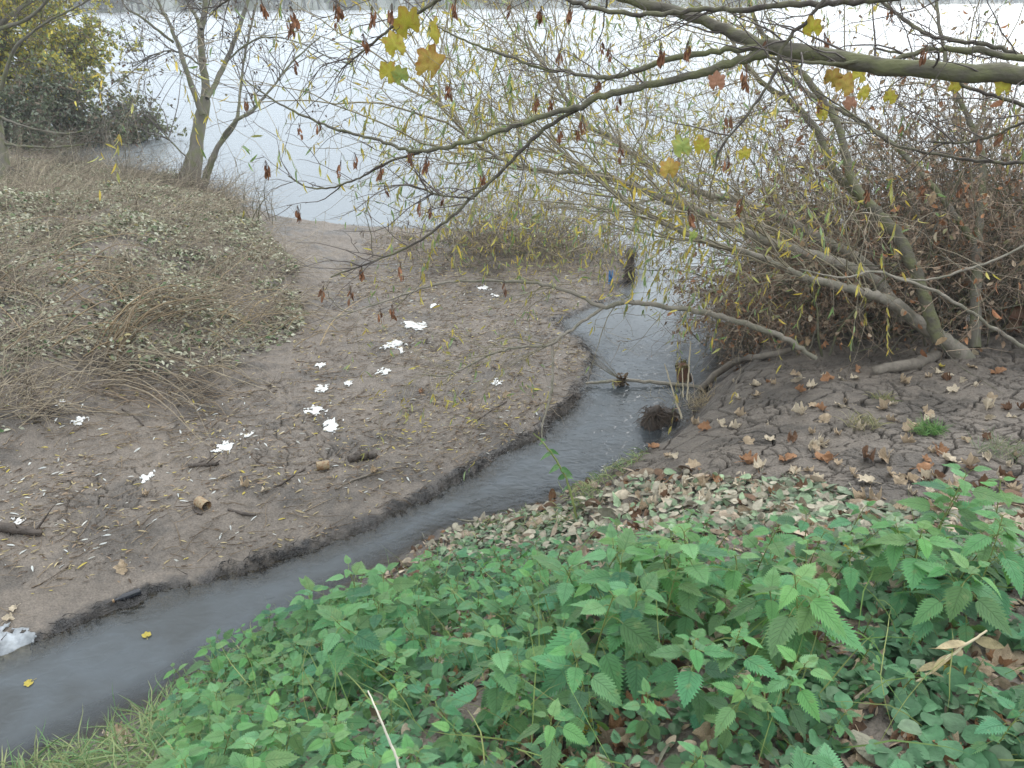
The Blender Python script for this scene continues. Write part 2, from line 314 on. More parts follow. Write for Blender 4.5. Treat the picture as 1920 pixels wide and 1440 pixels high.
# ------------------------------------------------------------------ water
def build_water():
    th = np.radians(np.concatenate([np.linspace(-120, -45, 60)[:-1], np.linspace(-45, 45, 420), np.linspace(45, 120, 60)[1:]]))
    r = np.concatenate([[.5, 1.2], np.geomspace(1.8, 30, 420), np.geomspace(31, 900, 120)])
    R, A = np.meshgrid(r, th, indexing='ij'); x = (R*np.sin(A)).ravel(); y = (R*np.cos(A)).ravel()
    h, dl, dr, left, _, _ = height(x, y, False, True); far = np.hypot(x, y)
    a = (x+y)*.707; b = (y-x)*.707                    # a runs along the stream
    st = sst(9.5, 7, y)*sst(14, 10, far)
    z = (pn(a*4+pn(x*2, y*2, 83)*2, b*7, 81)*.006+pn(a*9, b*13, 82)*.0026)*st
    z = z+(1-st)*sst(120, 30, far)*(pn(x*1.1, y*2.6, 85)*.0016+pn(x*2.9, y*7, 86)*.0006)
    dep = np.clip(-h, 0, 1)
    I = np.arange(len(x)).reshape(R.shape); F = np.stack([I[:-1, :-1], I[:-1, 1:], I[1:, 1:], I[1:, :-1]], -1).reshape(-1, 4)
    m = bpy.data.materials.new('river_water'); m.use_nodes = True; n = m.node_tree.nodes; l = m.node_tree.links; n.remove(n['Principled BSDF'])
    out = n['Material Output']
    tc = n.new('ShaderNodeTexCoord')
    mp = n.new('ShaderNodeMapping'); mp.inputs['Rotation'].default_value = (0, 0, radians(-45)); mp.inputs['Scale'].default_value = (1, 1.5, 1); l.new(tc.outputs['Object'], mp.inputs[0])
    t = n.new('ShaderNodeTexNoise'); t.inputs['Scale'].default_value = 13; t.inputs['Detail'].default_value = 1.5; t.inputs['Distortion'].default_value = .8; l.new(mp.outputs[0], t.inputs['Vector'])
    mp2 = n.new('ShaderNodeMapping'); mp2.inputs['Scale'].default_value = (.7, 2.4, 1); l.new(tc.outputs['Object'], mp2.inputs[0])
    t2 = n.new('ShaderNodeTexNoise'); t2.inputs['Scale'].default_value = 2.2; t2.inputs['Detail'].default_value = 7; l.new(mp2.outputs[0], t2.inputs['Vector'])
    sa = n.new('ShaderNodeAttribute'); sa.attribute_name = 'stream'
    t_o = n.new('ShaderNodeMath'); t_o.operation = 'MULTIPLY'; t_o.inputs[1].default_value = 1.0; l.new(t.outputs[0], t_o.inputs[0]); mh = n.new('ShaderNodeMixRGB'); l.new(sa.outputs['Fac'], mh.inputs[0]); l.new(t2.outputs[0], mh.inputs[1]); l.new(t_o.outputs[0], mh.inputs[2])
    bp = n.new('ShaderNodeBump'); bp.inputs['Strength'].default_value = .24; bp.inputs['Distance'].default_value = .05; l.new(mh.outputs[0], bp.inputs['Height'])
    # turbid body
    t3 = n.new('ShaderNodeTexNoise'); t3.inputs['Scale'].default_value = 1.6; t3.inputs['Detail'].default_value = 4; t3.inputs['Distortion'].default_value = 1.2; l.new(mp.outputs[0], t3.inputs['Vector'])
    cr = n.new('ShaderNodeValToRGB'); cr.color_ramp.elements[0].position = .35; cr.color_ramp.elements[0].color = (.056, .062, .064, 1); cr.color_ramp.elements[1].position = .7; cr.color_ramp.elements[1].color = (.080, .094, .106, 1); l.new(t3.outputs[0], cr.inputs[0])
    body = n.new('ShaderNodeBsdfDiffuse'); l.new(cr.outputs[0], body.inputs[0])
    rv = n.new('ShaderNodeMixRGB'); l.new(sa.outputs['Fac'], rv.inputs[0]); rv.inputs[1].default_value = (.17, .19, .205, 1); l.new(cr.outputs[0], rv.inputs[2]); l.new(rv.outputs[0], body.inputs[0])
    tp = n.new('ShaderNodeBsdfTransparent'); tp.inputs[0].default_value = (.75, .68, .52, 1)
    da = n.new('ShaderNodeAttribute'); da.attribute_name = 'depth'
    dm = n.new('ShaderNodeMapRange'); l.new(da.outputs['Fac'], dm.inputs[0]); dm.inputs[1].default_value = 0; dm.inputs[2].default_value = .13
    mb = n.new('ShaderNodeMixShader'); l.new(dm.outputs[0], mb.inputs[0]); l.new(tp.outputs[0], mb.inputs[1]); l.new(body.outputs[0], mb.inputs[2])
    gl = n.new('ShaderNodeBsdfGlossy'); rm = n.new('ShaderNodeMapRange'); l.new(sa.outputs['Fac'], rm.inputs[0]); rm.inputs[3].default_value = .26; rm.inputs[4].default_value = .14; l.new(rm.outputs[0], gl.inputs['Roughness']); l.new(bp.outputs[0], gl.inputs['Normal']); gl.inputs[0].default_value = (.96, .98, 1, 1)
    fr = n.new('ShaderNodeFresnel'); fr.inputs[0].default_value = 1.38; l.new(bp.outputs[0], fr.inputs['Normal'])
    ms = n.new('ShaderNodeMixShader'); l.new(fr.outputs[0], ms.inputs[0]); l.new(mb.outputs[0], ms.inputs[1]); l.new(gl.outputs[0], ms.inputs[2]); l.new(ms.outputs[0], out.inputs[0])
    me = mkmesh('water', np.stack([x, y, z], 1), F, m)
    me.attributes.new('depth', 'FLOAT', 'POINT').data.foreach_set('value', dep.astype(np.float32))
    me.attributes.new('stream', 'FLOAT', 'POINT').data.foreach_set('value', st.astype(np.float32))
    tag(link('water', me), kind='structure')
build_water()
# ================================================================== foreground plants and litter
def ray_ground(u, v, t0=1., t1=30., n=1400):
    "point on the ground seen at photo pixel u,v"
    t = np.geomspace(t0, t1, n); p = np.stack([P(u, v, k) for k in t]); h = height(p[:, 0], p[:, 1], False)
    i = np.argmax(p[:, 2] < h); q = p[i].copy(); q[2] = float(height(q[:1], q[1:2])[0]); return q
def on_ground(x, y): return np.stack([x, y, height(x, y)], 1)
def normals(x, y, e=.04):
    h = height(x, y, False); return unit(np.stack([-(height(x+e, y, False)-h)/e, -(height(x, y+e, False)-h)/e, np.ones_like(h)], 1))
def scatter(poly_px, n, box, zg=0.):
    "n random ground points whose place lies in the photo region poly_px"
    out = []; tot = 0
    while tot < n:
        x = rng.uniform(box[0], box[1], n); y = rng.uniform(box[2], box[3], n)
        h, dl, dr, *_ = height(x, y, False, True)
        u, v, t = proj(np.stack([x, y, h+zg], 1))
        k = inside(u, v, poly_px) & (np.maximum(dl, dr) > .02); out.append(np.stack([x[k], y[k]], 1)); tot += k.sum()
        if len(out) > 60: break
    o = np.concatenate(out)[:n]; return o[:, 0], o[:, 1]

def leaf_card(rows, cols, wfun, curl=0., fold=0., teeth=0, tooth=.12):
    "flat leaf of length 1 (y), half-width from wfun, bent and folded; returns verts, faces, uv"
    if teeth: rows = teeth*2+1
    t = np.linspace(0, 1, rows); w = wfun(t)
    s = np.linspace(-1, 1, cols); S, T = np.meshgrid(s, t); Wd = np.repeat(w[:, None], cols, 1)
    Y = T.copy()
    if teeth:
        od = (np.arange(rows) % 2 == 1)[:, None]; e = np.abs(S) > .99
        Wd = Wd*np.where(e & ~od, 1-tooth*1.3, 1.); Y = Y+np.where(e & od, tooth*.35*w[:, None]/max(w.max(), .01), 0)
    X = S*Wd; Z = fold*np.abs(X)-curl*Y**2
    V = np.stack([X, Y, Z], -1).reshape(-1, 3); uv = np.stack([S*.5+.5, T], -1).reshape(-1, 2)
    return V, rowgrid(rows, cols), uv
ovate = lambda W_: (lambda t: W_*1.72*(np.clip(t, 0, 1)+.012)**.36*(1-t)**1.08)
lanc = lambda W_: (lambda t: W_*np.sin(np.pi*np.clip(t, 0, 1)**.8)**.9+.002)

# nettle leaf material: sunken veins, a pale sheen and light through the blade
def nettle_mat():
    m = bpy.data.materials.new('nettle_leaf'); m.use_nodes = True; n = m.node_tree.nodes; l = m.node_tree.links; b = n['Principled BSDF']
    b.inputs['Roughness'].default_value = .7; b.inputs['Specular IOR Level'].default_value = .22; b.inputs['Sheen Weight'].default_value = .12
    a = n.new('ShaderNodeAttribute'); a.attribute_name = 'Col'
    oi = n.new('ShaderNodeObjectInfo'); rr = n.new('ShaderNodeValToRGB'); e = rr.color_ramp.elements
    e[0].color = (.72, .86, .85, 1); e[1].color = (1.15, 1.12, .95, 1); l.new(oi.outputs['Random'], rr.inputs[0])
    uv = n.new('ShaderNodeUVMap'); sp = n.new('ShaderNodeSeparateXYZ'); l.new(uv.outputs[0], sp.inputs[0])
    ax = n.new('ShaderNodeMath'); ax.operation = 'SUBTRACT'; ax.inputs[1].default_value = .5; l.new(sp.outputs[0], ax.inputs[0])
    ab = n.new('ShaderNodeMath'); ab.operation = 'ABSOLUTE'; l.new(ax.outputs[0], ab.inputs[0])
    m1 = n.new('ShaderNodeMath'); m1.operation = 'MULTIPLY'; m1.inputs[1].default_value = -5.5; l.new(ab.outputs[0], m1.inputs[0])
    m2 = n.new('ShaderNodeMath'); m2.operation = 'MULTIPLY_ADD'; m2.inputs[1].default_value = 9; l.new(sp.outputs[1], m2.inputs[0]); l.new(m1.outputs[0], m2.inputs[2])
    fr = n.new('ShaderNodeMath'); fr.operation = 'PINGPONG'; fr.inputs[1].default_value = .5; l.new(m2.outputs[0], fr.inputs[0])
    v1 = n.new('ShaderNodeMapRange'); l.new(fr.outputs[0], v1.inputs[0]); v1.inputs[1].default_value = 0; v1.inputs[2].default_value = .16
    v2 = n.new('ShaderNodeMapRange'); l.new(ab.outputs[0], v2.inputs[0]); v2.inputs[1].default_value = 0; v2.inputs[2].default_value = .05
    mn = n.new('ShaderNodeMath'); mn.operation = 'MINIMUM'; l.new(v1.outputs[0], mn.inputs[0]); l.new(v2.outputs[0], mn.inputs[1])
    tc = n.new('ShaderNodeTexCoord'); t = n.new('ShaderNodeTexNoise'); t.inputs['Scale'].default_value = 130; t.inputs['Detail'].default_value = 3; l.new(tc.outputs['Object'], t.inputs['Vector'])
    ad = n.new('ShaderNodeMath'); ad.operation = 'MULTIPLY_ADD'; ad.inputs[1].default_value = .8; l.new(t.outputs[0], ad.inputs[0]); l.new(mn.outputs[0], ad.inputs[2])
    bp = n.new('ShaderNodeBump'); bp.inputs['Strength'].default_value = .5; bp.inputs['Distance'].default_value = .0035; l.new(ad.outputs[0], bp.inputs['Height']); l.new(bp.outputs[0], b.inputs['Normal'])
    mx = n.new('ShaderNodeMixRGB'); mx.blend_type = 'MULTIPLY'; mx.inputs[0].default_value = 1; l.new(a.outputs['Color'], mx.inputs[1]); l.new(rr.outputs[0], mx.inputs[2])
    cv = n.new('ShaderNodeMapRange'); l.new(mn.outputs[0], cv.inputs[0]); cv.inputs[3].default_value = .78; cv.inputs[4].default_value = 1.04
    my = n.new('ShaderNodeMixRGB'); my.blend_type = 'MULTIPLY'; my.inputs[0].default_value = 1; l.new(mx.outputs[0], my.inputs[1]); l.new(cv.outputs[0], my.inputs[2])
    t5 = n.new('ShaderNodeTexNoise'); t5.inputs['Scale'].default_value = 38; t5.inputs['Detail'].default_value = 4; l.new(tc.outputs['Object'], t5.inputs['Vector'])
    r5 = n.new('ShaderNodeMapRange'); l.new(t5.outputs[0], r5.inputs[0]); r5.inputs[1].default_value = .58; r5.inputs[2].default_value = .72; r5.inputs[4].default_value = .55
    mz = n.new('ShaderNodeMixRGB'); l.new(r5.outputs[0], mz.inputs[0]); l.new(my.outputs[0], mz.inputs[1]); mz.inputs[2].default_value = (.20, .26, .11, 1); my = mz      # yellowed, mud-splashed patches
    l.new(my.outputs[0], b.inputs['Base Color'])
    tr = n.new('ShaderNodeBsdfTranslucent'); tm = n.new('ShaderNodeMixRGB'); tm.blend_type = 'MULTIPLY'; tm.inputs[0].default_value = 1; tm.inputs[2].default_value = (1.5, 1.6, .5, 1); l.new(my.outputs[0], tm.inputs[1]); l.new(tm.outputs[0], tr.inputs[0])
    ms = n.new('ShaderNodeMixShader'); ms.inputs[0].default_value = .28; l.new(b.outputs[0], ms.inputs[1]); l.new(tr.outputs[0], ms.inputs[2]); l.new(ms.outputs[0], n['Material Output'].inputs[0])
    return m
M_net = nettle_mat()
M_stem = mat('green_stem', (.17, .21, .06), .6, noise=.3)
M_leaf = mat('leaf', attr=True, rough=.65, noise=.22, nscale=60, trans=.25, bump=.3, bscale=90)
M_dead = mat('dead_leaf', attr=True, rough=.8, noise=.3, nscale=45, bump=.6, bscale=120, spec=.25, trans=.12)
M_grass = mat('grass_blade', attr=True, rough=.55, noise=.15, nscale=30, trans=.3)
M_straw = mat('straw', attr=True, rough=.7, noise=.25, nscale=50)

NV = [leaf_card(0, 5, ovate(w_), c_, f_, 12, .25) for w_, c_, f_ in ((.46, .18, .12), (.42, .30, .08), (.50, .08, .15), (.43, .40, .15))]
def nettle_mesh(i, H, nodes, big):
    "one nettle: leaning stem with crossed pairs of toothed leaves"
    n = 10; lean = rng.uniform(-.35, .35, 2)
    C = np.zeros((1, n, 3)); s = np.linspace(0, 1, n); C[0, :, 0] = lean[0]*H*s**1.6; C[0, :, 1] = lean[1]*H*s**1.6; C[0, :, 2] = H*s
    parts = [tubes(C, np.linspace(.0032, .0016, n)[None], 5)]
    LV, LF, LC, LU, off = [], [], [], [], 0
    a0 = rng.uniform(0, pi)
    for k in range(nodes):
        f = 1-(k/(nodes-.3))**1.15*.86; L = 1.22*big*np.interp(k/(nodes-1), [0, .2, .45, .8, 1], [.42, .78, 1, .95, .7])*rng.uniform(.85, 1.12)
        base = np.array([np.interp(f, s, C[0, :, j]) for j in range(3)])
        for sd in (0, 1):
            if k > 2 and rng.random() < .1: continue
            az = a0+k*pi/2+sd*pi+rng.normal()*.22
            el = np.interp(k/(nodes-1), [0, .3, 1], [.55, .2, -.25])+rng.normal()*.2
            d = np.array([cos(az)*cos(el), sin(az)*cos(el), sin(el)]); pl = L*rng.uniform(.3, .55)
            pc = np.stack([base+d*pl*q+np.array([0, 0, pl*.25*sin(q*pi)]) for q in np.linspace(0, 1, 4)])
            parts.append(tubes(pc[None], np.full((1, 4), .0012), 4))
            el2 = el-rng.uniform(.1, .6); ld = np.array([cos(az)*cos(el2), sin(az)*cos(el2), sin(el2)])
            up = np.array([0, 0, 1.])+rng.normal(size=3)*.22
            T, F, U = NV[rng.integers(0, 4)]; Rm = frames(ld[None], up[None])
            V, Fs = inst(T, F, pc[-1:], Rm, L); V = V+np.stack([np.zeros(len(V)), np.zeros(len(V)), (pn(V[:, 0]*60, V[:, 1]*60, i)*.0045)], 1)
            LV.append(V); LF.append(Fs[0]+off); off += len(V); LU.append(U)
            c = np.array([.118, .262, .135])*rng.uniform(.5, 1.25)*np.array([rng.uniform(.85, 1.3), 1, rng.uniform(.8, 1.15)])
            if rng.random() < .022: c = np.array([.30, .30, .19])
            if k < 2: c = c*np.array([1.05, 1.08, .95])
            edge = (np.abs(U[:, 0]-.5) > .49)[:, None]*.18
            LC.append(np.repeat(c[None], len(V), 0)*(1+edge))
            if rng.random() < .3 and k > 1:       # a young shoot in the axil
                for q in range(4):
                    az2 = az+q*pi/2; d2 = np.array([cos(az2)*.8, sin(az2)*.8, .6]); Rm = frames(d2[None], np.array([[0, 0, 1.]]))
                    V, Fs = inst(T, F, (base+d*.02+[0, 0, .012])[None], Rm, L*.33); LV.append(V); LF.append(Fs[0]+off); off += len(V); LU.append(U); LC.append(np.repeat(c[None]*1.15, len(V), 0))
    sv, sf = merge(parts)
    return mkmesh('stem', sv, sf, M_stem), mkmesh('foliage', np.concatenate(LV), [np.concatenate(LF)], M_net, np.concatenate(LC), np.concatenate(LU))
def nettles():
    protos = []
    specs = [(.34, 8, .085), (.28, 7, .075), (.40, 9, .095), (.22, 6, .062), (.18, 5, .052), (.30, 8, .070), (.14, 4, .045), (.24, 6, .080), (.36, 8, .1), (.12, 4, .036)]
    for i, (H, nn, bg_) in enumerate(specs):
        st, fo = nettle_mesh(i, H, nn, bg_); protos.append((st, fo))
    reg = [(385, 1310), (440, 1265), (520, 1225), (610, 1190), (700, 1150), (770, 1100), (860, 1075), (960, 1040), (1120, 1050), (1260, 1010), (1420, 1020), (1560, 1040), (1700, 1020), (1800, 1070), (1930, 1100), (2150, 1100), (2150, 1700), (300, 1700), (335, 1400)]
    x, y = scatter(reg, 1500, (-1.8, 3.2, .5, 4.2))
    # thin out by a minimum distance
    kx, ky = [], []
    for a, b in zip(x, y):
        u, v, _ = proj(np.array([[a, b, float(height(np.array([a]), np.array([b]), False)[0])]]))
        gap = .072 if v[0] > 1120 else .088
        if u[0] > 1560 and v[0] > 1150: gap = .10
        if all((a-c)**2+(b-d)**2 > gap*gap for c, d in zip(kx, ky)): kx.append(a); ky.append(b)
        if len(kx) >= 292: break
    p = on_ground(np.array(kx), np.array(ky)); u, v, t = proj(p)
    print('nettles', len(p))
    zones = {}
    for i in range(len(p)):
        uu, vv = u[i], v[i]
        small = vv < 1110 or (uu > 1500 and vv > 1200) or (uu > 1500 and vv < 1080)
        j = rng.choice([3, 4, 6, 7, 9, 4]) if small else rng.choice([0, 1, 2, 5, 7, 8, 3])
        if 1080 < uu < 1330 and 1130 < vv < 1350: j = rng.choice([2, 8, 0])
        tall = (1080 < uu < 1330 and 1130 < vv < 1350) or (1690 < uu < 1850 and 1060 < vv < 1220) or (600 < uu < 760 and 1200 < vv < 1300) or (1380 < uu < 1520 and 1180 < vv < 1320)
        if tall: j = rng.choice([0, 2, 8])
        if vv < 1110 and uu < 1650: lab, grp = 'short pale nettle at the top edge of the patch by the dead leaf litter', 'short nettles along the top edge of the patch'
        elif uu < 720: lab, grp = 'green nettle in the left end of the patch, above the stream and the grass', 'nettles at the stream end of the patch'
        elif uu < 1400: lab, grp = 'tall green nettle with large drooping toothed leaves in the middle of the patch', 'nettles in the middle of the patch'
        elif small: lab, grp = 'low small-leaved nettle among round leaves in the right part of the patch', 'low nettles in the right part of the patch'
        else: lab, grp = 'bushy green nettle in the right part of the patch near the cracked mud', 'nettles in the right part of the patch'
        kind_ = {0: 'tall broad-leaved', 1: 'mid-height', 2: 'tallest large-leaved', 5: 'slender mid-height', 7: 'squat broad-leaved', 8: 'coarse widest-leaved', 3: 'low', 4: 'very low', 6: 'tiny-leaved', 9: 'seedling-sized'}[int(j)]
        place = ('at the top edge of the patch by the dead leaf litter' if vv < 1110 and uu < 1650 else 'over the stream at the left end of the patch' if uu < 720 and vv < 1300 else 'by the grass at the lower left of the patch' if uu < 720 else 'in the lower middle of the patch' if uu < 1400 and vv > 1300 else 'in the upper middle of the patch' if uu < 1400 else 'in the lower right among round leaves' if vv > 1250 else 'at the right below the cracked mud')
        lab = f'{kind_} green nettle {place}'; grp = f'{kind_} nettles {place}'
        o = empty('nettle_plant', p[i], lab, 'nettle', grp); s = rng.uniform(.60, .88)
        if tall: s *= 1.22
        elif rng.random() < .25: s *= .8
        o.scale = (s, s, s); o.rotation_euler = (rng.normal()*.12, rng.normal()*.12, rng.uniform(0, 2*pi))
        link('stem', protos[j][0], o); link('foliage', protos[j][1], o)
nettles()

# -------- low ground cover under and round the nettles: round dead-nettle and ground-ivy leaves
def ground_cover():
    RT = leaf_card(7, 5, lambda t: .5*np.sqrt(np.clip(1-(2*t-1)**2, 0, 1))**.8+.02, .25, .25); TT = leaf_card(0, 3, ovate(.46), .3, .15, 7, .25)
    reg = [(330, 1300), (520, 1180), (720, 1090), (860, 1000), (1080, 940), (1200, 905), (1500, 900), (1700, 950), (1920, 960), (2150, 960), (2150, 1600), (300, 1600)]
    x, y = scatter([(a_ if a_ < 2000 else 2700, b_) for a_, b_ in reg], 21000, (-2.2, 4.6, .6, 4.8))
    nz = fbm(x*2.5, y*2.5, 3, 101); k = nz+rng.normal(size=len(x))*.12 > -.06; x, y = x[k], y[k]
    p = on_ground(x, y); u, v, t = proj(p); m = len(p)
    back = sst(1130, 960, v)                        # towards the bank top the leaves are silted and wilted
    p[:, 2] += rng.uniform(.002, .07, m)*(1-.7*back)
    az = rng.uniform(0, 2*pi, m); D = np.stack([np.cos(az), np.sin(az), rng.normal(0, .3, m)-.1], 1); Nn = np.array([0, 0, 1.])+rng.normal(size=(m, 3))*.35
    L = rng.uniform(.016, .038, m)*(1+.5*(u > 1500))
    rd = (u > 1480)&(v > 1130)&(rng.random(m) < .8) | (rng.random(m) < .12); Rm = frames(D, Nn); L = L*np.where(rd, 1, 1.35)
    A_ = inst(RT[0], RT[1], p[rd], Rm[rd], L[rd]); B_ = inst(TT[0], TT[1], p[~rd], Rm[~rd], L[~rd])
    g = np.array([.085, .21, .10]); w = np.array([.29, .31, .23]); mixk = np.clip(back*.6+rng.normal(size=m)*.2, 0, 1)[:, None]
    c = (g*(1-mixk)+w*mixk)*rng.uniform(.7, 1.2, (m, 1))
    V, Fs = merge([A_, B_]); me = mkmesh('ground_cover', V, Fs, M_leaf, np.concatenate([rep(c[rd], len(RT[0])), rep(c[~rd], len(TT[0]))]))
    tag(link('ground_cover', me), 'low round green leaves covering the ground between the nettles', 'ground cover', kind='stuff')
    # brown litter of broken leaves
    T2, F2, U2 = leaf_card(5, 4, lambda t: .36*np.sin(np.pi*np.clip(t, .04, .96))**.6, .7, -.5)
    reg2 = [(300, 1440), (330, 1300), (520, 1190), (700, 1090), (810, 1000), (960, 960), (1080, 915), (1200, 880), (1500, 890), (1700, 940), (1920, 930), (2150, 930), (2150, 1700), (200, 1700)]
    x, y = scatter([(a_ if a_ < 2000 else 2700, b_) for a_, b_ in reg2], 8500, (-2.2, 4.6, .5, 5)); p = on_ground(x, y); p[:, 2] += rng.uniform(.003, .022, len(x)); m = len(p)
    u, v, t = proj(p)
    az = rng.uniform(0, 2*pi, m); D = np.stack([np.cos(az), np.sin(az), rng.normal(0, .3, m)], 1); Nn = np.array([0, 0, 1.])+rng.normal(size=(m, 3))*.55
    V, Fs = inst(T2, F2, p, frames(D, Nn), np.minimum(.02+rng.exponential(.022, m), .11))
    pal = np.array([[.46, .37, .28], [.36, .28, .20], [.54, .46, .35], [.16, .10, .065], [.27, .26, .20], [.22, .12, .06]]); c = pal[rng.choice(6, m, p=[.22, .22, .1, .2, .18, .08])]*rng.uniform(.6, 1.15, (m, 1))
    tag(link('leaf_litter', mkmesh('leaf_litter', V, Fs, M_dead, rep(c, len(T2)))), 'brown broken leaf litter under the nettles and along the top of their bank', 'leaf litter', kind='stuff')
    # silted grey wilted leaves heaped at the bank edge over the stream
    T3, F3, U3 = NV[1]
    reg3 = [(800, 1035), (850, 985), (960, 965), (1080, 950), (1180, 900), (1290, 885), (1500, 920), (1680, 960), (1700, 1000), (1400, 1000), (1200, 1010), (1050, 1030), (900, 1060)]
    x, y = scatter(reg3, 1000, (-1.5, 3, 2, 5)); p = on_ground(x, y); p[:, 2] += rng.uniform(.005, .05, len(x)); m = len(p)
    az = rng.uniform(0, 2*pi, m); D = np.stack([np.cos(az), np.sin(az), rng.normal(-.1, .35, m)], 1); Nn = np.array([0, 0, 1.])+rng.normal(size=(m, 3))*.5
    V, Fs = inst(T3, F3, p, frames(D, Nn), rng.uniform(.03, .08, m)); c = np.array([[.40, .38, .31]])*rng.uniform(.65, 1.2, (m, 1))*np.where(rng.random((m, 1)) < .3, [[.7, 1.0, .75]], [[1, .96, .92]])
    tag(link('wilted_leaves', mkmesh('wilted_leaves', V, Fs, M_dead, rep(c, len(T3)))), 'heap of grey-green wilted nettle leaves along the bank above the stream', 'wilted leaves', kind='stuff')
ground_cover()

# -------- grass
def blades(x, y, L, lean, col, width=.0028, n=7, zoff=0, wander=.3, sag=.16):
    m = len(x); S = on_ground(x, y); S[:, 2] += zoff
    az = rng.uniform(0, 2*pi, m); D = np.stack([np.cos(az)*lean, np.sin(az)*lean, np.full(m, 1.)], 1)
    C = grow(S, D, L, n, wander, sag); return ribbons(C, width, col)
def ribbons(C, width, col):
    M, N, _ = C.shape; T = unit(np.gradient(C, axis=1)); s = unit(np.cross(T, rng.normal(size=(M, 1, 3)))); w = width*np.sin(np.linspace(.35, pi-.02, N))[None, :, None]*np.broadcast_to(rng.uniform(.7, 1.3, (M, 1, 1)), (M, 1, 1))
    V = np.stack([C-s*w, C+s*w], 2).reshape(-1, 3); i = np.arange(M*N*2).reshape(M, N, 2)
    F = np.stack([i[:, :-1, 0], i[:, :-1, 1], i[:, 1:, 1], i[:, 1:, 0]], -1).reshape(-1, 4); return V, F, rep(col, N*2)
def gcol(m, a, b, dv=.25): 
    k = rng.random((m, 1)); return (np.array(a)*k+np.array(b)*(1-k))*rng.uniform(1-dv, 1+dv, (m, 1))
def clipwater(V): return V
def grass():
    reg = [(-60, 1385), (60, 1395), (180, 1400), (300, 1330), (360, 1280), (430, 1230), (540, 1175), (640, 1150), (560, 1230), (430, 1330), (420, 1500), (-60, 1500), (-200, 1450)]
    x, y = scatter(reg, 1900, (-3.2, .3, 1.2, 4)); m = len(x)
    V, F, c = blades(x, y, rng.uniform(.08, .28, m), 1.5, gcol(m, (.11, .25, .09), (.30, .33, .15)), .003)
    reg = [(1080, 960), (1060, 930), (1100, 895), (1150, 860), (1190, 810), (1230, 790), (1230, 830), (1180, 880), (1140, 920), (1120, 960)]
    x, y = scatter(reg, 800, (0, 2, 3.5, 6.5)); m2 = len(x)
    V2, F2, c2 = blades(x, y, rng.uniform(.04, .13, m2), 1.2, gcol(m2, (.13, .24, .08), (.34, .34, .16)), .0028, sag=.25)
    x, y = scatter([(830, 1010), (900, 980), (1060, 950), (1120, 960), (1060, 1000), (900, 1020)], 300, (-1, 2, 2.5, 5)); m3 = len(x)
    V3, F3, c3 = blades(x, y, rng.uniform(.05, .14, m3), 1.2, gcol(m3, (.13, .24, .08), (.34, .34, .16)), .0025, sag=.25)
    VV, FF = merge([(V, F), (V2, F2), (V3, F3)])
    tag(link('grass', mkmesh('grass', VV, FF, M_grass, np.concatenate([c, c2, c3]))), 'green grass blades hanging over the near edge of the stream', 'grass', kind='stuff')
    # long green stalks under the nettles
    x, y = scatter([(420, 1250), (700, 1120), (1900, 1050), (1900, 1500), (380, 1500)], 420, (-2, 3, .6, 4)); m = len(x)
    V, F, c = blades(x, y, rng.uniform(.2, .42, m), .8, gcol(m, (.13, .24, .06), (.30, .33, .12)), .0017, sag=.1)
    tag(link('grass_stalks', mkmesh('grass_stalks', V, [F], M_grass, c)), 'thin yellow-green grass stalks threading through the nettles', 'grass', kind='stuff')
grass()

def tuft(u, v, n, L, rad, a, b, label):
    c = ray_ground(u, v); az = rng.uniform(0, 2*pi, n); r = rad*np.sqrt(rng.random(n))
    V, F, col = blades(c[0]+r*np.cos(az), c[1]+r*np.sin(az), rng.uniform(.5, 1.1, n)*L, .8, gcol(n, a, b), .002, sag=.14)
    o = link('grass_tuft', mkmesh('grass_tuft', V-c, [F], M_grass, col), None, c); tag(o, label, 'grass tuft')
tuft(1740, 812, 230, .11, .06, (.08, .22, .06), (.2, .32, .1), 'bright green grass tuft standing alone on the cracked mud at the right')
tuft(1620, 800, 130, .12, .09, (.2, .22, .1), (.35, .3, .18), 'yellowed grass tuft beside the bright green one on the cracked mud')
tuft(1655, 752, 80, .08, .07, (.15, .2, .07), (.35, .3, .15), 'small faded grass tuft nearer the bushes on the cracked mud')
tuft(1880, 850, 120, .14, .12, (.12, .2, .09), (.32, .3, .2), 'ragged grass tuft at the right edge of the cracked mud')
tuft(1260, 775, 90, .34, .12, (.5, .42, .28), (.42, .34, .2), 'dry straw-coloured grass clump at the water corner of the right bank')
tuft(1310, 760, 110, .2, .12, (.5, .42, .28), (.36, .28, .17), 'dry straw clump beside the fallen branch on the right bank')
tuft(1490, 905, 60, .05, .08, (.15, .2, .12), (.3, .3, .22), 'flat greyish weed patch in the middle of the cracked mud')

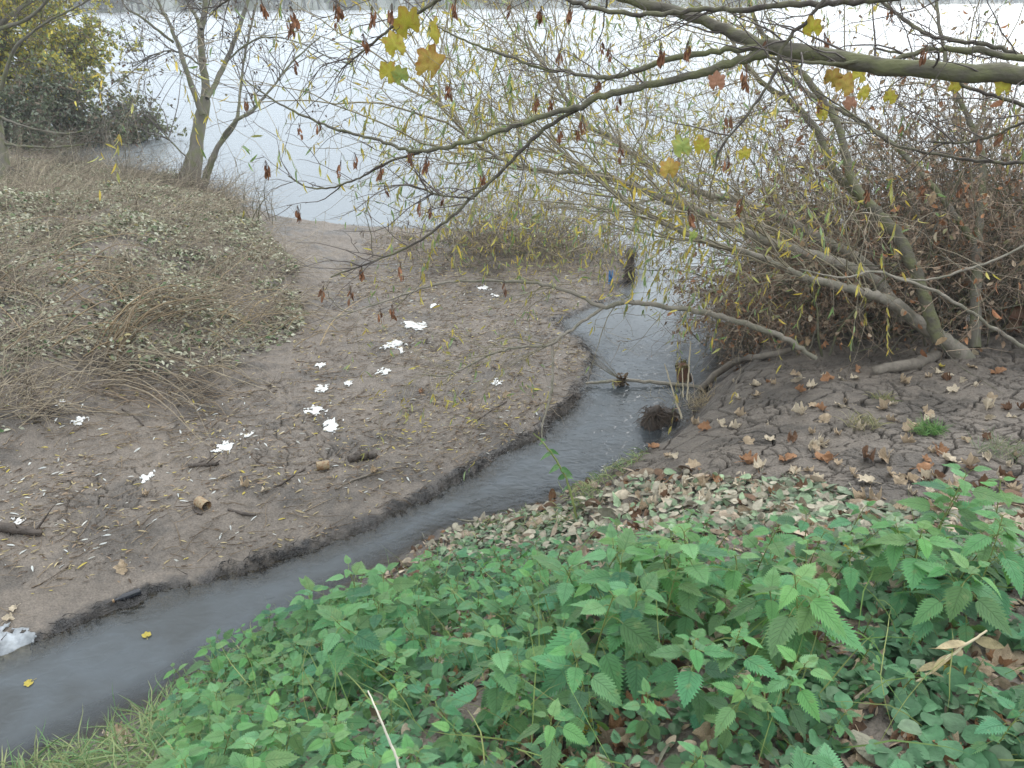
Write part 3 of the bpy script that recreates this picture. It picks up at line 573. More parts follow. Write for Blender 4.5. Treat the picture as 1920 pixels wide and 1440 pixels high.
# -------- fallen plane and maple leaves
def maple_mesh(name, curl, lobes=5, stalk=True, seed=0, rings=4, n=60):
    th = np.linspace(-pi, pi, n, endpoint=False); r = np.zeros(n)
    for c_, w_, L_ in ((0, .46, 1), (.9, .44, .93), (-.9, .44, .93), (1.85, .5, .72), (-1.85, .5, .72)): r = np.maximum(r, L_*np.clip(1-np.abs((th-c_)/w_)**1.7*.36, 0, 1))
    r = np.maximum(r, .70)*(1+.05*np.sin(th*17+seed)); r *= np.where(np.abs(th) > 2.75, .35, 1)
    k = np.linspace(0, 1, rings+1)[1:]
    X = np.concatenate([[0], (k[:, None]*r*np.sin(th)).ravel()]); Y = np.concatenate([[0], (k[:, None]*r*np.cos(th)).ravel()])
    a = seed*1.3; q = X*cos(a)+Y*sin(a); q2 = -X*sin(a)+Y*cos(a)
    Z = curl*.55*q**2+curl*.25*np.abs(q2)+pn(X*2.3+seed*7, Y*2.3, seed)*.28*(.4+curl)
    X = X*(1-.3*curl*np.abs(q)); Y = Y*(1-.25*curl*np.abs(q))
    V = np.stack([X, Y, Z], 1)*.5; i = 1+np.arange(rings*n).reshape(rings, n); j = np.roll(i, -1, 1)
    F4 = np.stack([i[:-1], i[1:], j[1:], j[:-1]], -1).reshape(-1, 4); F3 = np.stack([np.zeros(n, int), i[0], j[0]], -1)
    parts = [(V, [F4, F3])]
    if stalk:
        c = np.stack([[0, -.02-.75*s, .05*sin(s*3)] for s in np.linspace(0, 1, 6)])[None]*.7; parts.append(tubes(c, np.full((1, 6), .014), 4))
    return merge(parts)
DEADC = {'tan': (.50, .39, .27), 'cream': (.62, .53, .40), 'orange': (.40, .22, .12), 'dark': (.20, .115, .07), 'yellow': (.55, .45, .10)}
MD = {}
for k_, c_ in DEADC.items():
    for s_ in range(4):
        V_, F_ = maple_mesh('leaf', (.9, 1.6, 2.2, 1.3)[s_], seed=s_+1, rings=3, n=44); rr_ = np.linalg.norm(V_[:, :2], axis=1)[:, None]
        cc_ = np.array(c_)*(1+.25*pn(V_[:, 0]*7, V_[:, 1]*7, s_)[:, None]); MD[k_, s_] = mkmesh('fallen_leaf', V_, F_, M_dead, cc_)
def fallen_leaves():
    spots = [(1300, 800, 'tan'), (1352, 800, 'cream'), (1380, 803, 'cream'), (1320, 808, 'orange'), (1443, 797, 'cream'), (1400, 832, 'tan'), (1440, 828, 'cream'), (1250, 858, 'tan'), (1262, 862, 'cream'), (1100, 905, 'tan'), (1110, 912, 'cream'), (1340, 905, 'orange'), (1352, 918, 'cream'), (1450, 930, 'orange'), (1490, 890, 'cream'), (1475, 865, 'orange'), (1540, 770, 'orange'), (1545, 790, 'tan'), (1525, 765, 'tan'), (1610, 810, 'cream'), (1575, 765, 'cream'), (1495, 722, 'cream'), (1490, 705, 'tan'), (1550, 715, 'orange'), (1580, 712, 'cream'), (1600, 712, 'cream'), (1610, 697, 'orange'), (1520, 728, 'cream'), (1440, 718, 'orange'), (1500, 735, 'orange'), (1830, 725, 'cream'), (1850, 768, 'cream'), (1775, 708, 'cream'), (1800, 715, 'orange'), (1765, 690, 'yellow'), (1755, 700, 'cream'), (1670, 850, 'cream'), (1735, 865, 'orange'), (1760, 852, 'orange'), (1730, 885, 'orange'), (1738, 902, 'cream'), (1795, 908, 'cream'), (1815, 880, 'tan'), (1685, 908, 'tan'), (1555, 865, 'orange'), (1570, 872, 'tan'), (1540, 862, 'orange'), (1900, 895, 'tan'), (1620, 985, 'orange'), (1600, 895, 'tan'), (1660, 862, 'tan'), (1345, 690, 'orange'), (1400, 870, 'orange'), (1300, 880, 'tan'), (1210, 840, 'orange'), (1225, 840, 'orange'), (1545, 1010, 'orange'), (1600, 1055, 'yellow'), (1500, 1050, 'tan'), (1590, 1050, 'orange'), (1490, 1120, 'orange'), (1430, 1130, 'orange'), (1890, 1040, 'tan'), (1850, 1010, 'cream'), (1700, 1170, 'tan'), (1760, 1205, 'tan'), (1560, 1270, 'cream'), (1620, 1280, 'tan'), (1740, 1290, 'tan'), (1780, 1270, 'yellow'), (1830, 1260, 'tan'), (960, 1170, 'tan'), (1040, 1420, 'tan'), (1090, 1430, 'tan'), (1190, 1410, 'tan'), (1100, 1385, 'yellow'), (1820, 690, 'tan'), (1870, 700, 'orange'), (1905, 720, 'tan'), (1690, 720, 'tan'), (1420, 745, 'tan'), (1380, 750, 'cream'),
             (460, 915, 'tan'), (500, 925, 'cream'), (880, 770, 'tan'), (790, 735, 'orange'), (235, 1068, 'tan'), (30, 1148, 'cream'), (15, 1165, 'cream'), (950, 745, 'tan'), (700, 890, 'tan'), (275, 930, 'tan')]
    word = {'tan': 'tan', 'cream': 'pale cream', 'orange': 'orange-brown', 'dark': 'dark brown', 'yellow': 'yellow'}
    for _ in range(130):
        spots.append((rng.uniform(1180, 1920), rng.uniform(700, 930) if rng.random() < .5 else rng.uniform(900, 1010), rng.choice(['tan', 'cream', 'tan', 'cream', 'dark'])))
    for i in range(60): spots.append((rng.uniform(850, 1920), rng.uniform(1000, 1440), rng.choice(['tan', 'dark', 'tan', 'orange'])))
    for i in range(24): spots.append((rng.uniform(0, 380), rng.uniform(1380, 1440) if rng.random() < .5 else rng.uniform(1300, 1440), rng.choice(['tan', 'cream'])))
    for i, (u, v, k) in enumerate(spots):
        if u < 400 and v > 1250 and v < 1390-u*.35: continue
        p = ray_ground(u, v, 1.2, 12, 400)
        if p[2] < .03: continue
        o = link('fallen_leaf', MD[k, int(rng.integers(0, 4))]); s = rng.uniform(.07, .135); o.scale = (s, s, s)*1 if False else (s, s, s)
        o.location = (p[0], p[1], p[2]+s*.06); o.rotation_euler = (rng.normal()*.35, rng.normal()*.35, rng.uniform(0, 6.3))
        if u < 1000 and v < 1200: w, g = 'lying on the left mud flat', 'leaf on the left mud flat'
        elif v < 745: w, g = 'on the mud at the foot of the tangled bushes', 'leaves at the foot of the bushes'
        elif v < 945: w, g = 'curled on the cracked mud of the right bank', 'leaves on the cracked mud'
        elif u < 400: w, g = 'caught in the grass at the lower left corner', 'leaves in the lower left grass'
        else: w, g = 'lying on the ground among the nettles', 'leaves among the nettles'
        tag(o, f'{word[k]} dead leaf {w}', 'leaf', f'{word[k]} {g}')
fallen_leaves()

# -------- narrow willow leaves on the left mud
def willow_litter():
    T, F, U = leaf_card(6, 3, lanc(.1), .12, .4)
    cols = {'white': (.62, .64, .62), 'yellow': (.55, .45, .10), 'straw': (.42, .34, .2)}
    me = {}
    for k, c in cols.items(): me[k] = mkmesh('willow_leaf', T, [F], M_dead, np.repeat([c], len(T), 0))
    reg = [(-40, 740), (300, 760), (470, 740), (640, 780), (800, 760), (960, 700), (1050, 680), (1040, 760), (900, 850), (640, 940), (300, 1050), (-40, 1080)]
    x, y = scatter(reg, 290, (-6, 1.5, 3, 9)); p = on_ground(x, y)
    for i in range(len(p)):
        u, v, _ = proj(p[i:i+1]); k = rng.choice(['white', 'yellow', 'straw'], p=[.55, .2, .25] if u[0] < 520 else [.15, .25, .6])
        o = link('willow_leaf', me[k]); s = rng.uniform(.035, .075); o.scale = (s, s, s); o.location = (*p[i, :2], p[i, 2]+.006); o.rotation_euler = (rng.normal()*.15, rng.normal()*.3, rng.uniform(0, 6.3))
        nm = {'white': 'silvery white', 'yellow': 'yellow', 'straw': 'dry straw-coloured'}[k]
        tag(o, f'narrow {nm} willow leaf fallen on the left mud flat', 'leaf', f'{nm} willow leaves on the left mud flat')
    # finer crumbs, twigs and bits
    reg = [(-60, 700), (540, 700), (560, 560), (700, 440), (1180, 470), (1180, 560), (1040, 610), (1110, 680), (1000, 810), (860, 890), (600, 1010), (-60, 1150)]
    x, y = scatter(reg, 15000, (-7, 1.8, 3, 12.5)); k = (fbm(x*1.2, y*1.2, 3, 121)+rng.normal(size=len(x))*.2+sst(-3, 0, x)*.3 > .02); x, y = x[k], y[k]; p = on_ground(x, y); p[:, 2] += .004; m = len(p)
    az = rng.normal(.5, .7, m); D = np.stack([np.cos(az), np.sin(az), rng.normal(0, .15, m)], 1); V, Fs = inst(T, F, p, frames(D, np.array([0, 0, 1.])+rng.normal(size=(m, 3))*.4), rng.uniform(.02, .06, m))
    pal = np.array([[.42, .35, .2], [.12, .085, .06], [.3, .22, .15], [.5, .42, .12], [.5, .5, .46]]); c = pal[rng.choice(5, m, p=[.28, .3, .28, .08, .06])]*rng.uniform(.7, 1.2, (m, 1))
    V = [(V, Fs)]; cc = [rep(c, len(T))]
    x, y = scatter(reg, 2200, (-7, 1.8, 3, 12.5)); p = on_ground(x, y); p[:, 2] += .006; m = len(p); az = rng.normal(.5, .6, m)
    C = grow(p, np.stack([np.cos(az), np.sin(az), np.zeros(m)], 1), rng.uniform(.05, .28, m), 6, .35); C[:, :, 2] = height(C[:, :, 0].ravel(), C[:, :, 1].ravel()).reshape(m, 6)+.006+rng.uniform(0, .01, (m, 1))
    V.append(tubes(C, taper(C, rng.uniform(.0015, .004, m)), 4)); cc.append(rep(gcol(m, (.10, .07, .05), (.32, .25, .17)), 24))
    VV, FF = merge(V); tag(link('flood_debris', mkmesh('flood_debris', VV, FF, M_dead, np.concatenate(cc))), 'fine flood debris of twigs and leaf crumbs strewn over the left mud flat', 'debris', kind='stuff')
willow_litter()

# -------- black roots and weed hanging along the waterline of the left bank
def waterline():
    e = np.array(left_stream[:16]); seg = np.linalg.norm(np.diff(e, axis=0), axis=1); s = rng.uniform(0, seg.sum(), 4200); s = s[pn(s*1.7, s*0, 171)+rng.normal(size=4200)*.15 > .12]; cs = np.r_[0, np.cumsum(seg)]
    x = np.interp(s, cs, e[:, 0]); y = np.interp(s, cs, e[:, 1]); x = x+rng.normal(size=len(x))*.07-.03; y = y+rng.normal(size=len(x))*.07+.03
    h, dl, dr, *_ = height(x, y, True, True); k = (dl > -.05) & (dl < .06); x, y, h = x[k], y[k], h[k]; m = len(x)
    az = rng.normal(-.6, .9, m); C = grow(np.stack([x, y, h+.012], 1), np.stack([np.cos(az), np.sin(az), rng.normal(.1, .35, m)], 1), rng.uniform(.03, .12, m), 5, .6, .25)
    V, F = tubes(C, taper(C, rng.uniform(.0015, .004, m)), 4)
    mm = mat('wet_roots', (.016, .014, .014), .3, noise=.4, col2=(.035, .028, .022))
    tag(link('waterline_roots', mkmesh('waterline_roots', V, [F], mm)), 'black wet roots and weed matted along the crumbling edge of the left mud bank', 'roots', kind='stuff')
waterline()

# -------- matted flattened weeds on the left bank
LMAT = [(-80, 300), (60, 298), (150, 310), (250, 328), (330, 338), (420, 365), (450, 395), (500, 440), (560, 500), (560, 560), (575, 600), (540, 640), (470, 680), (420, 700), (330, 780), (200, 750), (60, 800), (-80, 840)]
def left_mat():
    T, F, U = leaf_card(4, 3, lambda t: .3*np.sin(np.pi*np.clip(t, .05, .95))**.7, .3, .3)
    x, y = scatter(LMAT, 62000, (-14, -1, 5, 19)); nz = fbm(x*1.3, y*1.3, 4, 131)*1.5; u, v, t = proj(on_ground(x, y)); keep = nz+rng.normal(size=len(x))*.18 > np.interp(v, [340, 450, 620, 720, 820], [-.6, -.4, -.15, .12, .4]); x, y, nz, v = x[keep], y[keep], nz[keep], v[keep]
    p = on_ground(x, y); m = len(p); lift = np.clip(.05+fbm(x*.8, y*.8, 3, 133)*.3, .01, .3); p[:, 2] += rng.random(m)*lift
    az = rng.normal(.3, 1.1, m); D = np.stack([np.cos(az), np.sin(az), rng.normal(-.15, .3, m)], 1)
    V, Fs = inst(T, F, p, frames(D, np.array([0, 0, 1.])+rng.normal(size=(m, 3))*.5), rng.uniform(.022, .06, m))
    pal = np.array([[.38, .38, .28], [.26, .28, .18], [.48, .48, .38], [.16, .13, .09], [.10, .17, .07], [.30, .26, .13]]); q = rng.choice(6, m, p=[.3, .24, .16, .17, .08, .05]); c = pal[q]*rng.uniform(.75, 1.25, (m, 1))
    tag(link('matted_weeds', mkmesh('matted_weeds', V, Fs, M_dead, rep(c, len(T)))), 'flattened grey-green weeds matted over the left bank', 'weeds', kind='stuff')
    # arching stems
    x, y = scatter(LMAT, 12000, (-14, -1, 5, 19)); k = fbm(x*1.5, y*1.5, 3, 135)+rng.normal(size=len(x))*.08 > .04; x, y = x[k], y[k]; m = len(x); p = on_ground(x, y)
    az = rng.normal(.2, 1.0, m); C = grow(p, np.stack([np.cos(az), np.sin(az), rng.uniform(.1, 1.2, m)], 1), rng.uniform(.2, 1.1, m), 8, .55, .13)
    g = height(C[:, :, 0].ravel(), C[:, :, 1].ravel(), False).reshape(m, 8); C[:, :, 2] = np.maximum(C[:, :, 2], g+.01)
    V, F = tubes(C, taper(C, rng.uniform(.0016, .0055, m)), 3); c = gcol(m, (.36, .31, .22), (.17, .13, .095))
    tag(link('dry_stems', mkmesh('dry_stems', V, [F], M_straw, rep(c, 24))), 'tangle of dry bent stems over the matted weeds on the left bank', 'dry stems', kind='stuff')
left_mat()
def stalks(name, u0, v0, dirs, label, col=(.30, .245, .17), n=26, spread=.12, r=.0045, L=(1.0, 2.0), up=.35, sag=.1, cat='stalks'):
    c = ray_ground(u0, v0); m = n; a = rng.choice(dirs, m)+rng.normal(size=m)*.13; S = np.stack([c[0]+rng.normal(size=m)*spread, c[1]+rng.normal(size=m)*spread, np.zeros(m)], 1); S[:, 2] = height(S[:, 0], S[:, 1])+.02
    C = grow(S, np.stack([np.cos(a), np.sin(a), np.abs(rng.normal(up, .12, m))], 1), rng.uniform(*L, m), 12, .15, sag)
    g = height(C[:, :, 0].ravel(), C[:, :, 1].ravel(), False).reshape(m, 12); C[:, :, 2] = np.maximum(C[:, :, 2], g+.015); C[:, 1:-1] += rng.normal(size=(m, 10, 3))*.004
    V, F = tubes(C, taper(C, rng.uniform(.6, 1.2, m)*r, .0012), 5); o = link(name, mkmesh(name, V-c, [F], M_straw, rep(gcol(m, col, np.array(col)*.65), 60)), None, c); tag(o, label, cat)
stalks('dead_stalks', 215, 705, [-.35, -.3, 2.9], 'fan of straw-coloured dead stalks lying across the lower edge of the left weeds', n=30, spread=.16, L=(.7, 1.8), r=.006)
stalks('dead_stalks', 210, 665, [1.1, .9, 1.3], 'upright bundle of bent brown stalks arching in the middle of the left weeds', col=(.26, .19, .11), n=16, spread=.08, L=(.7, 1.5), up=1.3, sag=.22, r=.009)
stalks('dead_stalks', 120, 560, [.2, .6, 2.6], 'loose tangle of brown stalks high on the left part of the weed mound', col=(.34, .25, .15), n=40, spread=.5, L=(.5, 1.5), up=.7, sag=.14, r=.007)
stalks('dead_stalks', 430, 610, [.3, 2.8, 1.2], 'tangle of brown stalks at the right end of the weed mound', col=(.38, .29, .17), n=44, spread=.45, L=(.4, 1.2), up=.7, sag=.14, r=.006)
stalks('dead_stalks', 300, 745, [.1, 2.9, -.4], 'dark clump of dead stems and crumpled leaves under the fan of stalks', col=(.24, .18, .12), n=46, spread=.25, L=(.2, .8), up=.5, sag=.14, r=.005)
stalks('dead_stalks', 300, 600, [.1, .3, 2.5], 'long pale stalks arching right from the left weed mound', n=22, L=(.8, 2.0), up=.6, r=.008)
stalks('dead_stalks', 20, 775, [.1, .2], 'thin dead stalks lying flat at the left edge of the mud', n=8, L=(.6, 1.4), up=.1)
# ================================================================== trees and bushes
M_bark = mat('willow_bark', (.17, .155, .125), .85, noise=.3, nscale=9, bump=1, bscale=45, col2=(.115, .12, .06), stretch=(1, 1, .45))
M_moss = mat('mossy_bark', (.12, .108, .082), .85, noise=.3, nscale=14, bump=1, bscale=50, col2=(.12, .122, .06), stretch=(.5, 1, 1))
M_pale = mat('pale_bark', (.32, .285, .235), .8, noise=.35, nscale=10, bump=.9, bscale=50, col2=(.17, .16, .12))
M_dark = mat('dark_bark', (.075, .062, .052), .8, noise=.3, nscale=14, bump=.6, bscale=60, col2=(.11, .105, .06))
M_twig = mat('twigs', attr=True, rough=.75)
def px_curve(pts, n=None, wob=.006):
    "pts rows (u, v, depth, width in photo pixels) -> (1,n,3),(1,n)"
    q = np.array([[*P(u, v, t), w*t/FPX/2] for u, v, t, w in pts]); n = n or max(10, len(pts)*5)
    s = spline(q, n); C = s[None, :, :3].copy(); R = np.maximum(s[None, :, 3], .0012)
    k = np.arange(n)*.9; a = rng.uniform(0, 100)
    C[0, 1:-1] += np.stack([pn(k+a, k*0+q, 7) for q in (.3, 5.3, 9.3)], 1)[1:-1]*np.minimum(wob*3, R[0, 1:-1, None]*1.6)
    return C, R
def limb(name, pts, m, parent, k=10, **kw):
    C, R = px_curve(pts, **kw); R = R*(1+.08*pn(np.arange(R.shape[1])[None]*.7, R*0+rng.uniform(0, 50), 3))
    R = R*(1+.16*pn(np.arange(R.shape[1])[None]*1.9, R*0+rng.uniform(0, 50), 5)); V, F = tubes(C, R, k); V = V+np.stack([pn(V[:, 0]*30+j, V[:, 1]*30+V[:, 2]*30, j) for j in (1, 2, 3)], 1)*np.minimum(rep(R.ravel(), k)[:, None]*.22, .02)
    if parent is not None: V = V-np.array(parent.location)
    return C, R, link(name, mkmesh(name, V, [F], m), parent)
def put(name, parts, m, parent, cols=None, kind=None):
    V, F = merge(parts); o = link(name, mkmesh(name, V-np.array(parent.location), F, m, cols), parent)
    if kind: o['kind'] = kind
    return o
def shoots(Cs, n, L, r0, wander=.3, sag=0., ang=1.0, bias=(0, 0, .2), lo=.1, npt=9):
    "side shoots from a list of curves"
    Cs = np.concatenate([np.stack([np.stack([np.interp(np.linspace(0, 1, 24), np.linspace(0, 1, C.shape[1]), C[i, :, j]) for j in range(3)], -1) for i in range(len(C))]) for C in Cs])
    S, T, s, ci = along(Cs, n, lo, 1); D = T*np.cos(ang)+unit(rng.normal(size=(n, 3)))*np.sin(ang)+np.array(bias)
    C = grow(S, D, rng.uniform(*L, n), npt, wander, sag); return C, taper(C, rng.uniform(*r0, n))
def leaves_on(C, n, T, F, size, pal, w=None, droop=.8, lo=.3, spread=.7):
    S, Tn, s, ci = along(C, n, lo, 1); D = Tn*.5+rng.normal(size=(n, 3))*spread*.6+np.array([0, 0, -droop]); V, Fs = inst(T, F, S, frames(D, rng.normal(size=(n, 3))), rng.uniform(*size, n))
    pal = np.array(pal); c = pal[rng.choice(len(pal), n, p=w)]*rng.uniform(.75, 1.2, (n, 1)); return (V, Fs), rep(c, len(T))
WL = leaf_card(6, 3, lanc(.092), .25, .4)
SM = leaf_card(4, 3, lambda t: .3*np.sin(np.pi*np.clip(t, .05, .95))**.8, .4, .3)
BR = [(.20, .165, .13), (.13, .10, .08), (.26, .22, .16)]

# ---------------------------------------------------------------- riverside tree on the left
def left_tree():
    D = 13.6; b = P(355, 352, D); t = empty('riverside_tree', b, 'bare several-stemmed tree leaning at the water edge on the left bank', 'tree')
    T = lambda pts, dd=0: [(u, v, D+dd*min(k, 2)/2+k*.06, w*.86*(.8 if k == 0 else 1)) for k, (u, v, w) in enumerate(pts)]
    limbs = [('trunk', T([(352, 356, 60), (356, 338, 44), (366, 290, 32), (373, 240, 28), (382, 205, 26), (386, 170, 18), (379, 110, 15), (377, 60, 14), (384, 15, 12), (390, -60, 11), (398, -200, 7)]))]
    br = [T([(380, 215, 20), (366, 180, 14), (352, 140, 13), (338, 95, 12), (328, 70, 10), (316, 40, 8), (300, 10, 7), (270, -60, 5)], -.3),
          T([(388, 185, 14), (402, 160, 13), (422, 120, 12), (440, 75, 11), (458, 25, 10), (470, -20, 9), (490, -120, 6)], .3),
          T([(378, 55, 12), (368, 30, 9), (352, 5, 8), (330, -50, 6)], .2),
          T([(326, 80, 8), (300, 60, 7), (262, 30, 6), (235, 14, 5), (228, -10, 4), (215, -60, 3)], -.4),
          T([(382, 345, 26), (398, 300, 17), (412, 270, 13), (440, 232, 12), (448, 200, 8), (455, 130, 7), (466, 70, 6), (480, 10, 5)], -.2),
          T([(414, 266, 11), (424, 248, 10), (445, 225, 9), (475, 205, 8), (510, 165, 6), (545, 120, 5), (600, 70, 3)], -.5),
          T([(372, 120, 6), (352, 105, 5), (318, 95, 4), (285, 105, 3), (250, 125, 2)], -.2),
          T([(355, 300, 5), (330, 275, 4), (300, 240, 3), (278, 190, 2)], -.3),
          T([(425, 115, 6), (460, 85, 5), (500, 70, 4), (560, 80, 3), (620, 110, 2)], -.2)]
    Cs = []; C, R, _ = limb('trunk', limbs[0][1], M_bark, t); Cs.append(C)
    for p in br: p = [(u, v, t_, w*.85) for u, v, t_, w in p]; C, R, _ = limb('branch', p, M_bark, t, 8); Cs.append(C)
    c1, r1 = shoots(Cs, 110, (.6, 2.1), (.006, .014), .35, .02, .9, (0, 0, .35), .25, 11); c2, r2 = shoots([c1], 420, (.3, 1.1), (.003, .006), .5, .03, .9)
    c3, r3 = shoots([c2], 900, (.15, .5), (.002, .003), .5, .03, .9, npt=6)
    M = len(c1)*33+len(c2)*27+len(c3)*18
    put('twigs', [tubes(c1, r1, 3), tubes(c2, r2, 3), tubes(c3, r3, 3)], M_twig, t, np.repeat([(.13, .115, .105)], M, 0)*rng.uniform(.8, 1.2, (M, 1)))
    # last dead leaves and the tangle at its foot
    l1, k1 = leaves_on(np.concatenate([c2]), 900, SM[0], SM[1], (.03, .065), [(.06, .05, .05), (.14, .08, .05), (.22, .19, .10)], droop=.6)
    put('leaves', [l1], M_dead, t, k1)
    s = b+np.stack([rng.normal(.25, .5, 260), rng.normal(-.2, .3, 260), np.zeros(260)], 1); s[:, 2] = height(s[:, 0], s[:, 1])
    c = grow(s, rng.normal(size=(260, 3))*.6+[.2, 0, .9], rng.uniform(.3, 1.3, 260), 8, .5, .14)
    put('suckers', [tubes(c, taper(c, .004), 3)], M_twig, t, np.repeat([(.14, .11, .085)], 260*24, 0))
left_tree()

# ---------------------------------------------------------------- bushes on the far left
def bush(name, base, label, spine, n1, n2, n3, L1, rad, leaf, size, pal, w, nl, twc, cat='bush', sag=.02, droop=.3, m=None, L2=(.5, 1.3), L3=(.2, .6)):
    "spine: list of pixel limbs; leaf cloud grows on their twigs"
    t = empty(name, base, label, cat); Cs = []
    for p in spine: C, R, _ = limb('branch', p, M_bark, t, 7); Cs.append(C)
    c1, r1 = shoots(Cs, n1, L1, (.006, .012), .35, sag, .9, (0, 0, .2), .2, 10); c2, r2 = shoots([c1], n2, L2, (.003, .006), .5, sag, .9, npt=8); c3, r3 = shoots([c2], n3, L3, (.0018, .003), .5, sag, .9, npt=5)
    M = len(c1)*30+len(c2)*24+len(c3)*15; put('twigs', [tubes(c1, r1, 3), tubes(c2, r2, 3), tubes(c3, r3, 3)], M_twig, t, np.repeat([twc], M, 0)*rng.uniform(.7, 1.3, (M, 1)))
    if nl:
        Lc_ = np.concatenate([c2[:, ::1][:, :5], c3]); l, k = leaves_on(Lc_, nl, leaf[0], leaf[1], size, pal, w, droop, .1); put('foliage', [l], m or M_leaf, t, k)
    return t
def far_left():
    D = 20
    b = P(-60, 300, D)
    bush('autumn_willow', b, 'yellow and green autumn willow crown at the far left over the river', [
        [(-60, 300, D, 50), (-40, 200, D, 30), (0, 120, D, 18), (60, 60, D, 10), (120, 20, D, 6)], [(-50, 230, D, 20), (20, 190, D+.5, 14), (90, 150, D+.5, 8), (160, 130, D, 4)],
        [(-45, 210, D, 20), (0, 100, D-1, 12), (20, 20, D-1, 8), (50, -60, D-1, 6)], [(-55, 260, D, 20), (20, 230, D-.5, 10), (100, 215, D-.5, 6), (160, 200, D, 3)], [(-40, 180, D, 16), (-10, 60, D-2, 10), (90, -20, D-2, 6)], [(-40, 180, D, 14), (40, 130, D-1, 9), (120, 100, D-1, 5), (150, 70, D, 4)]],
        170, 1100, 2600, (.6, 1.7), 0, SM, (.05, .11), [(.62, .52, .08), (.48, .46, .12), (.26, .32, .13), (.2, .17, .1)], [.28, .26, .30, .16], 26000, (.10, .085, .065), 'tree', L2=(.3, .9), L3=(.15, .45))
    b = P(40, 290, 18.5)
    bush('dark_bush', b, 'dark evergreen bush with brown undergrowth at the far left shore', [
        [(40, 290, 18.5, 20), (70, 255, 18.5, 12), (130, 235, 19, 7), (190, 240, 19, 4)], [(10, 290, 18, 20), (20, 240, 18, 12), (60, 200, 18, 8), (130, 190, 18, 4)], [(60, 295, 18.5, 16), (120, 268, 18.5, 9), (180, 250, 18.5, 5), (230, 245, 18.5, 3)], [(-20, 290, 17, 20), (0, 250, 17, 14), (30, 210, 17, 8)], [(0, 285, 17, 12), (50, 270, 17, 7), (110, 262, 17, 4)]],
        130, 800, 1800, (.3, .9), 0, SM, (.045, .095), [(.09, .11, .06), (.14, .17, .10), (.17, .13, .09), (.28, .31, .24)], [.35, .25, .25, .15], 12000, (.06, .05, .04), L2=(.25, .6), L3=(.1, .35))
    b = P(170, 285, 19.5)
    bush('overhanging_bush', b, 'feathery pale green bush reaching low over the water at the left', [
        [(160, 288, 19.5, 10), (190, 255, 19.5, 7), (230, 225, 19.5, 4), (250, 205, 19.5, 3)], [(165, 285, 19.5, 9), (210, 262, 19.5, 6), (260, 240, 19.5, 4), (295, 240, 19.5, 2)], [(170, 285, 19.3, 8), (225, 275, 19.3, 5), (280, 265, 19.3, 3)]],
        90, 380, 900, (.3, .8), 0, SM, (.05, .11), [(.22, .24, .12), (.15, .17, .09), (.12, .11, .08)], [.4, .35, .25], 3200, (.13, .12, .09), L2=(.2, .5), L3=(.1, .3))
    # mossy trunk at the left frame edge
    b = P(8, 345, 12); t = empty('bare_tree', b, 'thick trunk with arching bare shoots at the left frame edge', 'tree')
    C, R, _ = limb('trunk', [(8, 350, 12, 34), (4, 300, 12, 26), (-8, 240, 12, 24), (-30, 120, 12, 22), (-60, -100, 12, 20)], M_bark, t)
    Cs = [C]
    for p in ([(0, 170, 11.9, 8), (30, 90, 11.6, 6), (90, 40, 11.3, 4), (150, 10, 11, 3), (200, -30, 11, 2)], [(-10, 215, 12, 6), (40, 235, 12, 4), (110, 250, 12, 4), (160, 245, 12, 3), (180, 235, 12, 2)], [(0, 268, 12, 6), (50, 275, 12, 5), (110, 276, 12, 4), (160, 270, 12, 2)], [(5, 300, 12, 5), (40, 330, 12, 3), (90, 350, 12, 2)], [(-20, 60, 12, 9), (60, 30, 11.5, 6), (120, -40, 11, 4)]):
        C, R, _ = limb('branch', p, M_bark, t, 6); Cs.append(C)
    c1, r1 = shoots(Cs, 70, (.4, 1.6), (.004, .008), .35, .03, .8, (.3, 0, .1)); c2, r2 = shoots([c1], 240, (.2, .8), (.002, .004), .4, .03)
    put('twigs', [tubes(c1, r1, 3), tubes(c2, r2, 3)], M_twig, t, np.repeat([(.12, .10, .075)], (70+240)*27, 0))
    for i, (u, v, lab) in enumerate([(235, 340, 'thin pale sapling standing in front of the small bay'), (480, 420, 'sparse dry seedling at the water edge left of the mud flat'), (140, 330, 'brown dead shrub on the bank beside the bay')]):
        p = ray_ground(u, v); t = empty('dead_shrub', p, lab, 'shrub'); n = (14, 16, 60)[i]
        c = grow(p+rng.normal(size=(n, 3))*[.15, .1, 0], rng.normal(size=(n, 3))*[.25, .25, 0]+[0, 0, 1], rng.uniform(.5, (1.7, .8, .9)[i], n), 9, .3, .03); c2, r2 = shoots([c], n*5, (.15, .5), (.002, .003), .4, .0, npt=6)
        put('stems', [tubes(c, taper(c, .007), 4)], M_pale if i == 0 else M_bark, t); put('twigs', [tubes(c2, r2, 3)], M_twig, t, np.repeat([(.17, .14, .11)], len(c2)*18, 0))
far_left()

